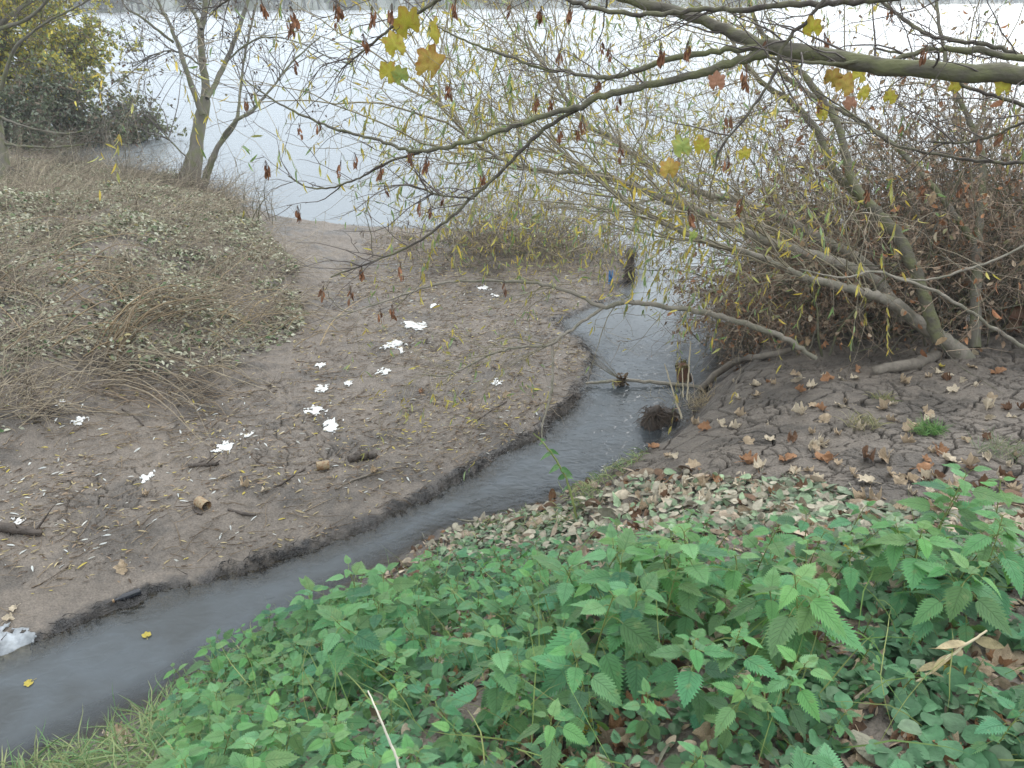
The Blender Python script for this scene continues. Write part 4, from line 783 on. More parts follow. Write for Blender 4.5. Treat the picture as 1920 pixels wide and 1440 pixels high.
# ---------------------------------------------------------------- the many-stemmed willow leaning over the stream from the right
YL = [(.55, .47, .10), (.42, .42, .14), (.20, .30, .10), (.28, .38, .18), (.58, .44, .08)]
def right_willow():
    b = ray_ground(1800, 668); t = empty('leaning_willow', b, 'many-stemmed willow leaning left over the stream with yellow and green leaves', 'tree')
    d0 = float(proj(b[None])[2][0]); print('willow depth', d0)
    def L(pts, a, z): n = len(pts); return [(u, v, d0+a+(z-a)*k/(n-1), w) for k, (u, v, w) in enumerate(pts)]
    thick = [L([(1812, 680, 44), (1780, 645, 33), (1740, 618, 29), (1700, 588, 26), (1680, 572, 26), (1640, 555, 19), (1580, 537, 17), (1510, 520, 15), (1480, 508, 14), (1420, 480, 13), (1340, 458, 12), (1290, 440, 11), (1240, 415, 10), (1190, 385, 9), (1130, 345, 7), (1070, 300, 5), (1000, 230, 3)], 0, -.9),
             L([(1700, 588, 26), (1660, 552, 24), (1640, 525, 23), (1590, 500, 22), (1530, 480, 21), (1480, 465, 20), (1420, 445, 19), (1380, 427, 18), (1320, 400, 16), (1250, 375, 14), (1180, 345, 12), (1100, 325, 10), (1030, 322, 8), (960, 305, 7), (900, 275, 5), (840, 215, 4), (790, 150, 3)], .1, -1.0),
             L([(1690, 600, 20), (1640, 510, 19), (1590, 475, 20), (1540, 450, 19), (1480, 415, 17), (1430, 392, 16), (1370, 372, 15), (1310, 360, 14), (1260, 335, 12), (1200, 300, 10), (1150, 260, 9), (1100, 235, 8), (1060, 180, 7), (1010, 110, 5), (960, 60, 4)], .3, .3),
             L([(1760, 640, 24), (1720, 520, 24), (1680, 440, 24), (1640, 395, 22), (1610, 360, 19), (1592, 320, 17), (1582, 275, 16), (1570, 235, 15), (1545, 190, 15), (1510, 145, 13), (1470, 100, 10), (1420, 50, 8), (1400, -30, 6)], -.35, .2),
             L([(1625, 380, 17), (1585, 345, 16), (1556, 310, 14), (1545, 275, 13), (1520, 230, 13), (1480, 190, 12), (1430, 155, 10), (1390, 110, 7), (1360, 40, 5)], -.1, .5),
             L([(1828, 652, 24), (1830, 560, 20), (1832, 470, 18), (1838, 390, 14), (1842, 300, 13), (1825, 240, 11), (1795, 180, 10), (1770, 100, 8), (1755, 0, 6)], 0, .3),
             L([(1833, 462, 13), (1780, 390, 12), (1740, 340, 12), (1690, 285, 11), (1640, 245, 10), (1590, 215, 9), (1540, 190, 9), (1480, 150, 8), (1440, 120, 6)], .08, .6),
             L([(1530, 672, 9), (1490, 645, 11), (1450, 625, 12), (1400, 608, 12), (1350, 593, 12), (1300, 582, 11), (1250, 576, 10), (1205, 568, 10), (1165, 568, 9), (1130, 577, 9), (1080, 552, 8), (1020, 533, 7), (950, 528, 6), (880, 527, 5), (820, 532, 5), (760, 552, 4), (690, 575, 3), (620, 600, 2)], -.3, -.6),
             L([(1128, 578, 7), (1085, 610, 6), (1055, 628, 6), (1032, 645, 6), (980, 650, 5), (930, 660, 5), (880, 685, 4), (830, 705, 3), (780, 700, 2)], -.45, -.6),
             L([(1035, 648, 5), (1037, 690, 5), (1032, 740, 5), (1022, 780, 4), (1015, 815, 3), (1030, 850, 2)], -.5, -.6),
             L([(1960, 680, 9), (1900, 640, 8), (1840, 600, 7), (1760, 550, 7), (1680, 520, 6), (1640, 508, 5), (1580, 520, 4), (1500, 505, 3)], -.6, -.9),
             L([(1920, 460, 5), (1870, 485, 5), (1800, 510, 5), (1730, 525, 4), (1660, 515, 4)], -.9, -.7)]
    Cs = []
    for i, p in enumerate(thick):
        p = [(u, v, t_, w*.92) for u, v, t_, w in p]
        C, R, _ = limb('trunk' if i in (0, 3, 5) else 'branch', p, (M_pale, M_pale, M_pale, M_moss, M_moss, M_bark, M_bark)[i] if i < 7 else M_pale, t, 9); Cs.append(C)
    up = Cs[:7]
    # long fine whips filling the upper middle
    c1, r1 = shoots(Cs[:3], 130, (.7, 2.3), (.004, .008), .38, .0, .75, (-.15, .1, .3), .25, 14)
    c1b, r1b = shoots(Cs[3:7], 40, (.6, 1.8), (.004, .008), .3, 0, .8, (-.2, .1, .25), .3, 14)
    c1c, r1c = shoots(Cs[7:9], 36, (.3, 1.0), (.002, .005), .3, .05, .8, (-.2, 0, 0), .2, 14)
    c2, r2 = shoots([c1, c1b], 850, (.3, 1.1), (.0016, .003), .6, .025, .95, (0, 0, .05), .15, 9)
    c3, r3 = shoots([c2, c1c], 2700, (.12, .5), (.0012, .002), .55, .05, 1.0, (0, 0, -.1), .1, 6)
    cw, rw = shoots([c1, c1b, c2], 260, (.35, 1.0), (.0013, .002), .15, .22, .6, (0, 0, -.5), .1, 9)   # weeping ones
    put('twigs', [tubes(c1, r1, 4), tubes(c1b, r1b, 4), tubes(c1c, r1c, 4)], M_twig, t, np.repeat([(.25, .22, .15)], (len(c1)+len(c1b)+len(c1c))*56, 0))
    parts = [tubes(c2, r2, 3), tubes(c3, r3, 3), tubes(cw, rw, 3)]; M = len(c2)*27+len(c3)*18+len(cw)*27
    put('fine_twigs', parts, M_twig, t, np.repeat([(.31, .262, .19)], M, 0)*rng.uniform(.6, 1.3, (M, 1)))
    l1, k1 = leaves_on(cw, 3600, WL[0], WL[1], (.04, .085), YL, [.32, .22, .16, .14, .16], 1.0, .25, .5)
    l2, k2 = leaves_on(c3, 6500, WL[0], WL[1], (.035, .075), YL, [.3, .2, .15, .15, .2], .5, .3, .8)
    put('leaves', [l1, l2], M_leaf, t, np.concatenate([k1, k2]))
right_willow()

# ---------------------------------------------------------------- little willow bush on the mud spit with drooping yellow twigs
def spit_bush():
    b = ray_ground(960, 470); t = empty('spit_bush', b, 'low brown twiggy bush with yellow hanging leaves on the mud spit', 'bush')
    n = 190; S = b+rng.normal(size=(n, 3))*[.8, .5, 0]; S[:, 0] += .3; S[:, 2] = height(S[:, 0], S[:, 1])
    c = grow(S, rng.normal(size=(n, 3))*[.7, .5, 0]+[.1, 0, .7], rng.uniform(.4, 1.5, n), 10, .5, .07); c2, r2 = shoots([c], 2000, (.2, .8), (.0018, .003), .5, .06, npt=7)
    put('stems', [tubes(c, taper(c, .006), 4)], M_bark, t); put('twigs', [tubes(c2, r2, 3)], M_twig, t, rep(np.array([(.24, .19, .13)])*rng.uniform(.7, 1.7, (2000, 1)), 21))
    l, k = leaves_on(c2, 3600, WL[0], WL[1], (.05, .1), YL+BR, [.2, .12, .06, .04, .12, .2, .13, .13], .8); put('leaves', [l], M_leaf, t, k)
spit_bush()

# ---------------------------------------------------------------- tangled brown thicket on the right shore, four bushes
def thicket():
    spots = [((1500, 640), 'brown thicket of flood-bent twigs nearest the stream mouth, under the willow limbs', 0), ((1600, 640), 'dense brown thicket behind the fallen log in the middle of the right shore', 1), ((1720, 640), 'tall tangled thicket with rusty leaves behind the willow foot', 2), ((1840, 640), 'tall brown thicket at the right frame edge holding scraps of rubbish', 3), ((1990, 640), 'brown thicket standing partly beyond the right frame edge', 4)]
    for (u, v), lab, i in spots:
        b = G(u, v, .45)+np.array([0, .35, 0]); b[2] = float(height(b[:1], b[1:2])[0])
        t = empty('thicket_bush', b, lab, 'bush', 'brown thicket along the right shore'); H = (.75, 1.7, 2.3, 2.5, 2.5)[i]; n = (150, 210, 250, 250, 150)[i]
        S = b+np.stack([rng.normal(0, (.22, .33, .42, .42, .42)[i], n), rng.normal(.3, .6, n), np.zeros(n)], 1); S[:, 2] = np.maximum(height(S[:, 0], S[:, 1]), -.05)
        c = grow(S, np.stack([rng.normal(-.1, .45, n), rng.normal(0, .4, n), rng.uniform(.5, 1.4, n)], 1), rng.uniform(.5, 1.35, n)*H, 12, .4, .045)
        c2, r2 = shoots([c], (1300, 1900, 2300, 2300, 1800)[i], (.15, .75), (.0018, .0032), .6, .05, 1.0, (0, 0, -.05), .1, 8); c3, r3 = shoots([c2], (1500, 2300, 2800, 2800, 2000)[i], (.08, .3), (.0012, .0022), .6, .08, 1.1, (0, 0, -.2), .1, 5)
        put('stems', [tubes(c, taper(c, rng.uniform(.005, .012, n)), 4)], M_bark, t)
        M2 = len(c2)*24+len(c3)*15; put('twigs', [tubes(c2, r2, 3), tubes(c3, r3, 3)], M_twig, t, np.concatenate([rep(gcol(len(c2), (.38, .29, .21), (.17, .125, .09)), 24), rep(gcol(len(c3), (.34, .27, .19), (.16, .12, .085)), 15)]))
        l, k = leaves_on(np.concatenate([c2[:, :5], c3]), 5200, SM[0], SM[1], (.018, .05), [(.27, .19, .13), (.40, .31, .22), (.36, .18, .09), (.28, .26, .14), (.15, .10, .07)], [.33, .25, .2, .07, .15], .5); l2, k2 = leaves_on(c2, (90, 220, 420, 420, 300)[i], SM[0]*1.4, SM[1], (.03, .06), [(.38, .17, .08), (.30, .14, .07), (.42, .30, .18), (.5, .42, .3)], None, .9); put('dead_leaves', [l, l2], M_dead, t, np.concatenate([k, k2]))
thicket()

# ---------------------------------------------------------------- maple whose long boughs reach in from the right
def maple():
    b = np.array([3.7, 2.3, 0]); b[2] = float(height(b[:1], b[1:2])[0])
    t = empty('maple_tree', b, 'mossy maple reaching long boughs with brown winged seeds in from the right', 'tree')
    def L(pts, a, z): n = len(pts); return [(u, v, a+(z-a)*k/(n-1), w) for k, (u, v, w) in enumerate(pts)]
    V, F = tubes(np.stack([b, b+[0, 0, 1], b+[-.05, .05, 2.2], b+[.1, .1, 3.6], b+[0, .3, 6.]])[None], np.array([[.26, .2, .17, .14, .07]]), 14); link('trunk', mkmesh('trunk', V-b, [F], M_moss), t)
    tr = b+[0, .05, 2.1]; uu, vv, tt = [float(q[0]) for q in proj(tr[None])]
    main = [(uu, vv, tt, 60)]+L([(2250, 165, 44), (2060, 152, 42), (1920, 140, 38), (1800, 135, 37), (1700, 128, 35), (1620, 118, 34), (1540, 103, 32), (1460, 92, 32), (1420, 84, 28), (1370, 62, 24), (1310, 35, 22), (1250, 15, 21), (1180, -2, 20), (1080, -40, 16), (950, -90, 10)], 3.1, 3.7)
    bs = [main, L([(1450, 92, 18), (1400, 92, 13), (1340, 96, 12), (1270, 108, 12), (1220, 120, 11), (1180, 138, 10), (1120, 145, 8), (1060, 134, 7), (1020, 130, 6), (960, 108, 6), (900, 88, 5), (850, 66, 4), (820, 50, 3)], 3.4, 3.9),
          L([(1440, 98, 22), (1390, 112, 18), (1330, 132, 17), (1280, 145, 16), (1210, 160, 15), (1130, 182, 14), (1080, 202, 13), (1030, 212, 11), (970, 234, 11), (900, 258, 10), (840, 276, 9), (780, 283, 8), (735, 272, 7), (690, 257, 6), (640, 245, 6), (580, 222, 5), (520, 192, 4), (460, 150, 3)], 3.4, 4.2),
          L([(1105, 192, 9), (1060, 215, 8), (1010, 250, 8), (960, 300, 7), (920, 340, 7), (880, 375, 7), (840, 412, 6), (780, 455, 5), (700, 490, 4), (620, 520, 3)], 3.7, 4.1),
          L([(800, 283, 6), (750, 296, 5), (710, 312, 5), (670, 336, 4), (620, 352, 4), (575, 350, 3), (540, 330, 2)], 4.0, 4.2),
          L([(890, 372, 5), (840, 368, 4), (800, 358, 4), (760, 345, 3)], 3.9, 4.0),
          L([(2050, 20, 16), (1900, -20, 14), (1700, -8, 13), (1600, 6, 13), (1520, 8, 13), (1450, 8, 12), (1400, 18, 11), (1330, 17, 10), (1270, 22, 10), (1210, 28, 9), (1150, 22, 9), (1100, 10, 9), (1040, -10, 8), (960, -40, 6)], 3.0, 3.5),
          L([(2050, 140, 16), (1920, 112, 14), (1850, 97, 13), (1760, 92, 12), (1700, 103, 11), (1665, 117, 9), (1600, 118, 8), (1520, 118, 7), (1440, 108, 5)], 3.3, 3.3),
          L([(2040, 160, 10), (1920, 108, 9), (1860, 88, 9), (1760, 70, 8), (1715, 50, 8), (1680, 25, 7), (1640, -5, 6)], 3.6, 3.9),
          L([(2040, 240, 8), (1920, 198, 8), (1860, 178, 7), (1790, 152, 7), (1720, 110, 6), (1640, 90, 4)], 3.6, 3.9),
          L([(1560, -20, 8), (1520, 30, 8), (1490, 60, 8), (1462, 100, 7), (1455, 130, 7), (1430, 175, 6), (1395, 225, 5), (1350, 280, 5), (1340, 320, 4)], 2.9, 3.1),
          L([(2040, 320, 8), (1920, 306, 8), (1850, 304, 7), (1780, 294, 6), (1700, 278, 6), (1660, 262, 5), (1600, 215, 4), (1530, 170, 3)], 4.0, 4.4),
          L([(2020, 210, 7), (1920, 230, 6), (1860, 255, 6), (1800, 268, 5), (1740, 265, 4)], 3.5, 3.8),
          L([(820, 0, 7), (790, 20, 7), (750, 40, 6), (700, 80, 5), (670, 105, 4), (640, 130, 3)], 3.6, 3.7), L([(900, -60, 8), (860, -20, 7), (820, 0, 7), (790, 20, 6)], 3.5, 3.6),
          L([(450, -40, 4), (430, -5, 4), (400, 20, 3)], 3.6, 3.7)]
    Cs = []
    for i, p in enumerate(bs):
        p = [(u, v, t_, w*.9) for u, v, t_, w in p]
        C, R, _ = limb('bough' if i == 0 else 'branch', p, M_moss if i in (0, 1, 2, 7) else M_dark, t, 12 if i == 0 else 8); Cs.append(C)
    c1, r1 = shoots(Cs[1:], 130, (.15, .6), (.0022, .004), .35, .0, .75, (-.2, 0, .1), .1, 9); c1b, r1b = shoots(Cs[:1], 30, (.2, .9), (.003, .006), .35, 0, .9, (0, 0, .1), .3, 9); c2, r2 = shoots([c1, c1b], 330, (.06, .3), (.0014, .0022), .4, .0, .8, (0, 0, .05), .2, 6)
    M = (len(c1)+len(c1b))*36+len(c2)*24; put('twigs', [tubes(c1, r1, 4), tubes(c1b, r1b, 4), tubes(c2, r2, 4)], M_twig, t, np.repeat([(.095, .078, .07)], M, 0)*rng.uniform(.8, 1.2, (M, 1)))
    # hanging bunches of winged seeds
    Wn = leaf_card(6, 3, lambda q: .16*np.sin(np.pi*np.clip(q, .03, .97)**1.3)**.7+.02, .15, .3)
    pm = []
    for j in range(4):
        n = (7, 10, 5, 13)[j]; S = np.stack([rng.normal(0, .007, n), rng.normal(0, .007, n), -rng.uniform(.02, .06, n)], 1); D = rng.normal(size=(n, 3))*.15+[0, 0, -1]
        a = inst(Wn[0], Wn[1], S, frames(D, rng.normal(size=(n, 3))), rng.uniform(.028, .042, n)); st = grow(np.zeros((n, 3)), S+rng.normal(size=(n, 3))*.003, .045, 4, .1)
        sv = tubes(st, np.full((n, 4), .0007), 3); Vm, Fm = merge([a, sv]); cc = np.concatenate([rep(gcol(n, (.36, .17, .09), (.17, .09, .055)), len(Wn[0])), np.repeat([(.12, .07, .05)], n*12, 0)])
        pm.append(mkmesh('seed_bunch', Vm, Fm, M_dead, cc))
    spots = [(488, 5), (545, 22), (540, 42), (630, 5), (630, 25), (697, 20), (735, 15), (855, 5), (960, 12), (1015, 20), (1052, 100), (548, 112), (463, 185), (498, 310), (560, 240), (598, 235), (665, 295), (680, 72), (558, 395), (720, 355), (800, 300), (775, 285), (788, 380), (812, 395), (905, 330), (715, 315), (750, 500), (945, 535), (607, 545), (658, 545), (712, 590), (678, 505), (735, 580), (1005, 185), (1035, 190), (1145, 90), (1125, 80), (1092, 225), (1085, 245), (1048, 245), (1050, 100), (1162, 275), (1365, 215), (1365, 300), (1400, 130), (1475, 225), (1290, 400), (1395, 375), (1740, 90), (1845, 260), (1740, 350), (1895, 250), (1800, 355), (1440, 75), (1290, 85), (1120, 150), (1240, 90), (830, 370), (640, 310), (1630, 355), (1070, 15), (1670, 20), (1545, 70), (1540, 190), (1160, 180), (845, 160)]
    allp = np.concatenate([C[0] for C in Cs]+[c1.reshape(-1, 3), c2.reshape(-1, 3)]); au, av, at_ = proj(allp)
    for i, (u, v) in enumerate(spots):
        k = np.argmin((au-u)**2+(av-(v-12))**2*1.5+np.where(av > v+5, 4000, 0)); p = allp[k]; q = P(u, v-10, float(at_[k])); drop = np.linalg.norm(q-p)
        s = rng.uniform(.85, 1.2)*(1 if u > 420 else .8); o = link('seed_bunch', pm[int(rng.integers(0, 4))], t, q-b); o.scale = (s, s, s); o.rotation_euler = (rng.normal()*.15, rng.normal()*.15, rng.uniform(0, 6.3))
        if drop > .01:
            C = np.stack([p+(q-p)*f+np.array([0, 0, -.03])*sin(f*pi) for f in np.linspace(0, 1, 6)])[None]; Vt, Ft = tubes(C-q, np.full((1, 6), .0011), 4); link('stalk', mkmesh('stalk', Vt, [Ft], M_dark), o)
    # last yellow leaves
    yl = [(765, 48, 60, 'y'), (812, 62, 48, 'y'), (742, 86, 46, 'y'), (806, 122, 62, 'o'), (727, 138, 40, 'y'), (752, 145, 36, 'g'), (1522, 55, 40, 'y'), (1585, 160, 44, 'o'), (1617, 175, 32, 'y'), (1560, 150, 36, 'o'), (1545, 212, 34, 'y'), (1280, 277, 44, 'g'), (1316, 275, 34, 'y'), (1256, 318, 40, 'o'), (1344, 155, 34, 'd'), (1395, 290, 26, 'y'), (1668, 185, 26, 'y'), (1882, 165, 34, 'y'), (1300, 443, 20, 'g'), (1595, 195, 26, 'd'), (1790, 165, 26, 'y'), (1612, 140, 34, 'y')]
    YC = {'y': ((.44, .40, .05), (.40, .20, .05)), 'o': ((.45, .33, .07), (.42, .16, .05)), 'g': ((.30, .38, .10), (.45, .38, .08)), 'd': ((.35, .18, .11), (.25, .12, .07))}
    for i, (u, v, w, k) in enumerate(yl):
        Vm, Fm = maple_mesh('leaf', .35+.3*rng.random(), seed=i, rings=4, n=60); f = np.clip(np.linalg.norm(Vm[:, :2], axis=1)*2-.35+pn(Vm[:, 0]*9, Vm[:, 1]*9, i)*1.2, 0, 1)[:, None]
        c = np.array(YC[k][0])*(1-f)+np.array(YC[k][1])*f
        j = np.argmin((au-u)**2+(av-(v-w*.5))**2+np.where(av > v, 3000, 0)); dp = float(at_[j]); p = allp[j]; q = P(u, v-w*.28, dp); s = w*dp/FPX*1.35
        o = link('leaf', mkmesh('leaf', Vm, Fm, M_leaf, c), t, P(u, v, dp)-b); o.scale = (s, s, s); o.rotation_euler = (radians(rng.uniform(60, 115)), rng.normal()*.3, pi+rng.normal()*.6) if True else None
        C = np.stack([p+(q-p)*f_+np.array([0, 0, -.01])*sin(f_*pi) for f_ in np.linspace(0, 1, 6)])[None]; Vt, Ft = tubes(C-b, np.full((1, 6), .001), 4); link('leaf_stalk', mkmesh('leaf_stalk', Vt, [Ft], M_dark), t)
maple()

# ---------------------------------------------------------------- wooded far bank
def far_wood():
    n = 1500; x = rng.uniform(-190, 330, n); y = (x+79)*.62+160+rng.uniform(0, 45, n); y = np.clip(y, 125, 470); k = y > 0; z = .3+0*x
    Pt, Fc = [], []
    c = grow(np.stack([x, y, z], 1), rng.normal(size=(n, 3))*.12+[0, 0, 1], rng.uniform(2.5, 6, n), 6, .1); c2, r2 = shoots([c], 7000, (.8, 3), (.05, .12), .4, 0, .8, (0, 0, .4), .15, 6)
    l, k = leaves_on(c2, 30000, SM[0], SM[1], (.7, 1.8), [(.10, .085, .065), (.13, .12, .07), (.17, .14, .08), (.07, .08, .05)], None, .1, .1, 1.)
    VV, FF = merge([tubes(c, taper(c, .2, .05), 4), tubes(c2, r2, 3), l]); cc = np.concatenate([np.repeat([(.09, .08, .07)], n*24+7000*18, 0), k])
    tag(link('far_wood', mkmesh('far_wood', VV, FF, M_leaf, cc)), 'grey-brown wood along the far bank of the river', 'wood', kind='stuff')
far_wood()
# ================================================================== single things lying about
M_tin = mat('rusty_tin', (.36, .28, .17), .55, noise=.35, nscale=40, col2=(.19, .105, .05), bump=.4, bscale=90, spec=.5)
M_paper = mat('wet_paper', (.70, .71, .70), .75, noise=.3, nscale=60, bump=.6, bscale=120)
M_film = mat('plastic_film', (.40, .43, .46), .3, noise=.5, nscale=18, bump=1, bscale=25, trans=.3, spec=.6)
M_blackp = mat('black_plastic', (.02, .022, .03), .15, spec=.6)
M_wet = mat('sodden_wood', (.07, .055, .045), .6, noise=.4, nscale=15, bump=1, bscale=40)
M_stick = mat('grey_stick', (.19, .165, .135), .8, noise=.3, nscale=20, bump=.7, bscale=60)
M_blue = mat('blue_plastic', (.10, .32, .62), .35, noise=.2, trans=.3)
M_rust = mat('red_brown_bark', (.16, .075, .045), .6, noise=.4, nscale=12, bump=.8, bscale=30, col2=(.09, .06, .03))
def lathe(prof, k=28, jag=0):
    p = np.array(prof); n = len(p); a = np.arange(k)*2*pi/k; V = np.stack([p[:, :1]*np.cos(a), p[:, :1]*np.sin(a), np.repeat(p[:, 1:], k, 1)], -1)
    i = np.arange(n*k).reshape(n, k); F = np.stack([i[:-1], np.roll(i[:-1], -1, 1), np.roll(i[1:], -1, 1), i[1:]], -1).reshape(-1, 4); return V.reshape(-1, 3), F
def tin(u, v, rz, tilt, label, s=1.):
    p = ray_ground(u, v); t = empty('tin_can', p, label, 'tin can'); r, h = .036*s, .094*s
    t.rotation_euler = (0, radians(90)+tilt, rz); t.location.z += r*.75
    prof = [(.002, -h/2+.003), (r*.9, -h/2+.003), (r*.97, -h/2), (r, -h/2+.002)]+[(r*(1-.02*(i % 2)), -h/2+.012+i*(h-.024)/14) for i in range(15)]+[(r, h/2-.003), (r*1.03, h/2), (r*.96, h/2-.001), (r*.95, h/2-.01), (r*.95, -h/2+.008), (.002, -h/2+.006)]
    V, F = lathe(prof, 32); V[:, :2] *= 1+.03*pn(V[:, :1]*40, V[:, 2:]*30, 5); link('body', mkmesh('body', V, [F], M_tin), t)
    lid = lathe([(.001, 0), (r*.9, .001), (r*.93, .003), (r*.9, .0035), (.001, .002)], 24); o = link('lid', mkmesh('lid', *[lid[0]][0:1], [lid[1]], M_tin), t, (r*.95, 0, h/2+.018)); o.rotation_euler = (0, radians(70), 0)
tin(381, 952, radians(-35), .1, 'rusty tan tin can lying open end right beside a wet stick')
tin(606, 880, radians(200), -.05, 'smaller rusty brown tin can half sunk in the mud above the long pale stick', .95)

def scrap(u, v, w, label, seed, thin=0, square=False, m=None, name='paper_scrap', hgt=.005, asp=1., rz=None, cat='litter'):
    p = ray_ground(u, v); d = float(proj(p[None])[2][0]); R0 = w*d/FPX/2*1.1; parts = []
    g = 34; x, y = np.meshgrid(np.linspace(-1.15, 1.15, g), np.linspace(-1.15, 1.15, g)); r = np.maximum(np.abs(x), np.abs(y)*1.3)*1.1 if square else np.hypot(x, y)
    f = r+fbm(x*1.6+seed*3.1, y*1.6, 2, seed)*.75+pn(x*6, y*6, seed+4)*.42+pn(x*13, y*13, seed+9)*.3 < .62+thin
    # mesh keeps only the cells inside the ragged outline
    X = p[0]+x*R0; Y = p[1]+y*R0*asp*1.7; Z = height(X.ravel(), Y.ravel()).reshape(g, g)+.004+hgt*(.4+np.abs(pn(x*5, y*5, seed+2))*1.6)
    V = np.stack([X, Y, Z], -1).reshape(-1, 3)+np.stack([pn(x*9, y*9, seed+5).ravel()*R0*.07, pn(x*9, y*9, seed+6).ravel()*R0*.1, 0*x.ravel()], 1); i = np.arange(g*g).reshape(g, g); q = np.stack([i[:-1, :-1], i[:-1, 1:], i[1:, 1:], i[1:, :-1]], -1).reshape(-1, 4); ok = f.ravel()[q].all(1); top = q[ok]
    if not len(top): return
    bot = top[:, ::-1]+g*g; V2 = V-[0, 0, .0022]
    E = np.concatenate([top[:, [k, (k+1) % 4]] for k in range(4)]); key = np.sort(E, 1); kk = key[:, 0]*g*g+key[:, 1]; un, inv, ct = np.unique(kk, return_inverse=True, return_counts=True); be = E[ct[inv] == 1]
    side = np.stack([be[:, 1], be[:, 0], be[:, 0]+g*g, be[:, 1]+g*g], -1)
    used = np.unique(np.concatenate([top.ravel(), bot.ravel()])); mp = np.zeros(2*g*g, int); mp[used] = np.arange(len(used)); VV = np.concatenate([V, V2])[used]
    o = link(name, mkmesh(name, VV-p, [mp[np.concatenate([top, bot, side])]], m or M_paper, smooth=False), None, p); tag(o, label, cat)
for i, (u, v, w, lab, th, sq) in enumerate([
    (783, 612, 74, 'longest strip of shredded white paper, upper right of the row on the left mud', .0, False),
    (735, 649, 66, 'ragged white paper patch just below the longest strip', .0, False),
    (600, 686, 28, 'small white scrap left of the ragged patches, first of the lower row', .0, False),
    (720, 698, 34, 'thin white scrap below the ragged patch on the mud', .0, False),
    (604, 731, 38, 'white torn paper patch third from the bottom of the left column', .05, False),
    (653, 721, 24, 'little white flake right of the torn paper patch', .0, False),
    (592, 773, 44, 'flat white paper piece directly above the lowest torn one', .05, False),
    (620, 800, 42, 'torn upright-looking white paper piece right of centre of the left mud', .05, False),
    (423, 841, 42, 'squarish white paper piece alone on the mud above the tin cans', .15, True),
    (275, 896, 44, 'faint frayed white patch left of the squarish paper piece', -.12, False),
    (812, 574, 26, 'small white patch under the willow twigs above the longest strip', -.05, False),
    (907, 541, 34, 'white scrap near the hanging seed bunch at the top of the mud', .0, False),
    (150, 792, 30, 'short flat white strip at the left below the dead stalks', .2, True),
    (122, 761, 28, 'narrow white strip at the left beside the weeds', -.05, True),
    (932, 718, 28, 'dirty white scrap under the twig tips near the stream', -.05, False),
    (462, 820, 34, 'faint white frayed patch above the squarish paper piece', -.16, False),
    (930, 556, 22, 'white crumb right of the seed bunch near the spit bush', .0, True),
    (876, 433, 26, 'white scrap at the water edge behind the spit bush', .0, True)]):
    scrap(u, v, w, lab, i+3, th, sq, asp=.55 if w > 60 else .8)
scrap(14, 1232, 112, 'crumpled grey-white plastic film caught on the black bank at the left edge', 41, .2, False, M_film, 'plastic_film', .016, .7)
scrap(33, 983, 26, 'pale round plastic scrap beside the log at the left edge', 44, .1, True)

def stick(pts, m, label, name='stick', cat='stick', lift=.5, k=8, twig=0):
    "pts: (u, v, width px) lying on the ground"
    q = []
    for u, v, w in pts:
        p = ray_ground(u, v, 1.2, 16, 900); d = float(proj(p[None])[2][0]); q.append([*p, w*d/FPX/2])
    q = np.array(q); q[:, 2] += q[:, 3]*lift; c = q[0, :3].copy(); s = spline(q, 16); C = s[None, :, :3]; R = s[None, :, 3]*(1+.12*pn(np.arange(16)[None]*.8, np.zeros((1, 16))+q[0, 0]*7, 2)); C = C+np.stack([pn(np.arange(16)*.7+q[0, 0]*9, np.zeros(16), j) for j in (1, 2, 3)], -1)[None]*R[..., None]*.8
    V, F = tubes(C, R, k); e0 = np.arange(k)[None, ::-1]; e1 = (np.arange(k)+15*k)[None]; 
    parts = [(V, [F, e0, e1])]
    o = link(name, mkmesh(name, V-c, [F, e0, e1], m), None, c); tag(o, label, cat)
    if twig:
        S, T, s_, ci = along(C, twig, .1, .95); D = T+rng.normal(size=(twig, 3))*.7+[0, 0, .3]; g = grow(S, D, rng.uniform(.06, .25, twig), 6, .4, .1); Vt, Ft = tubes(g, taper(g, R.mean()*.35), 4); link('twigs', mkmesh('twigs', Vt-c, [Ft], m), o)
stick([(-30, 992, 18), (20, 996, 20), (80, 1004, 12)], M_wet, 'sodden dark log at the left edge of the mud flat', 'log', 'log', twig=6)
stick([(20, 972, 3), (60, 975, 3), (110, 983, 2), (155, 983, 1)], M_stick, 'thin pale curved stick above the log at the left edge')
stick([(355, 878, 8), (385, 875, 9), (412, 872, 5)], M_wet, 'short mud-coated stick above and between the two tin cans', twig=3)
stick([(428, 958, 5), (455, 966, 7), (480, 970, 5)], M_wet, 'short thick dark stick right of the nearest tin can')
stick([(362, 945, 4), (366, 960, 5), (380, 968, 5)], M_wet, 'dark stick propped on the nearest tin can')
stick([(632, 920, 3), (660, 903, 4), (690, 895, 4), (712, 880, 3)], M_stick, 'long pale forked stick right of the smaller tin can', twig=2)
stick([(518, 915, 4), (550, 895, 4), (590, 870, 3)], M_wet, 'dark stick pointing at the smaller tin can')
stick([(655, 868, 14), (680, 862, 18), (705, 856, 12)], M_wet, 'flat slab of sodden bark right of the smaller tin can', 'bark_slab', 'bark')
stick([(230, 770, 4), (260, 790, 4), (270, 800, 3)], M_wet, 'short dark stick below the dead stalks')
stick([(1635, 702, 17), (1680, 695, 21), (1720, 688, 22), (1755, 672, 20)], M_stick, 'grey fallen log on the bank at the foot of the leaning willow', 'fallen_log', 'log', .7, 12)
stick([(1310, 742, 10), (1345, 715, 13), (1385, 692, 14), (1430, 676, 13), (1480, 668, 10)], M_stick, 'smooth grey fallen branch rising from the stream corner to the thicket', 'fallen_branch', 'branch', 2.5, 10, twig=5)
stick([(895, 790, 2), (925, 770, 3), (950, 755, 2)], M_wet, 'thin dark stick under the hanging willow tips')
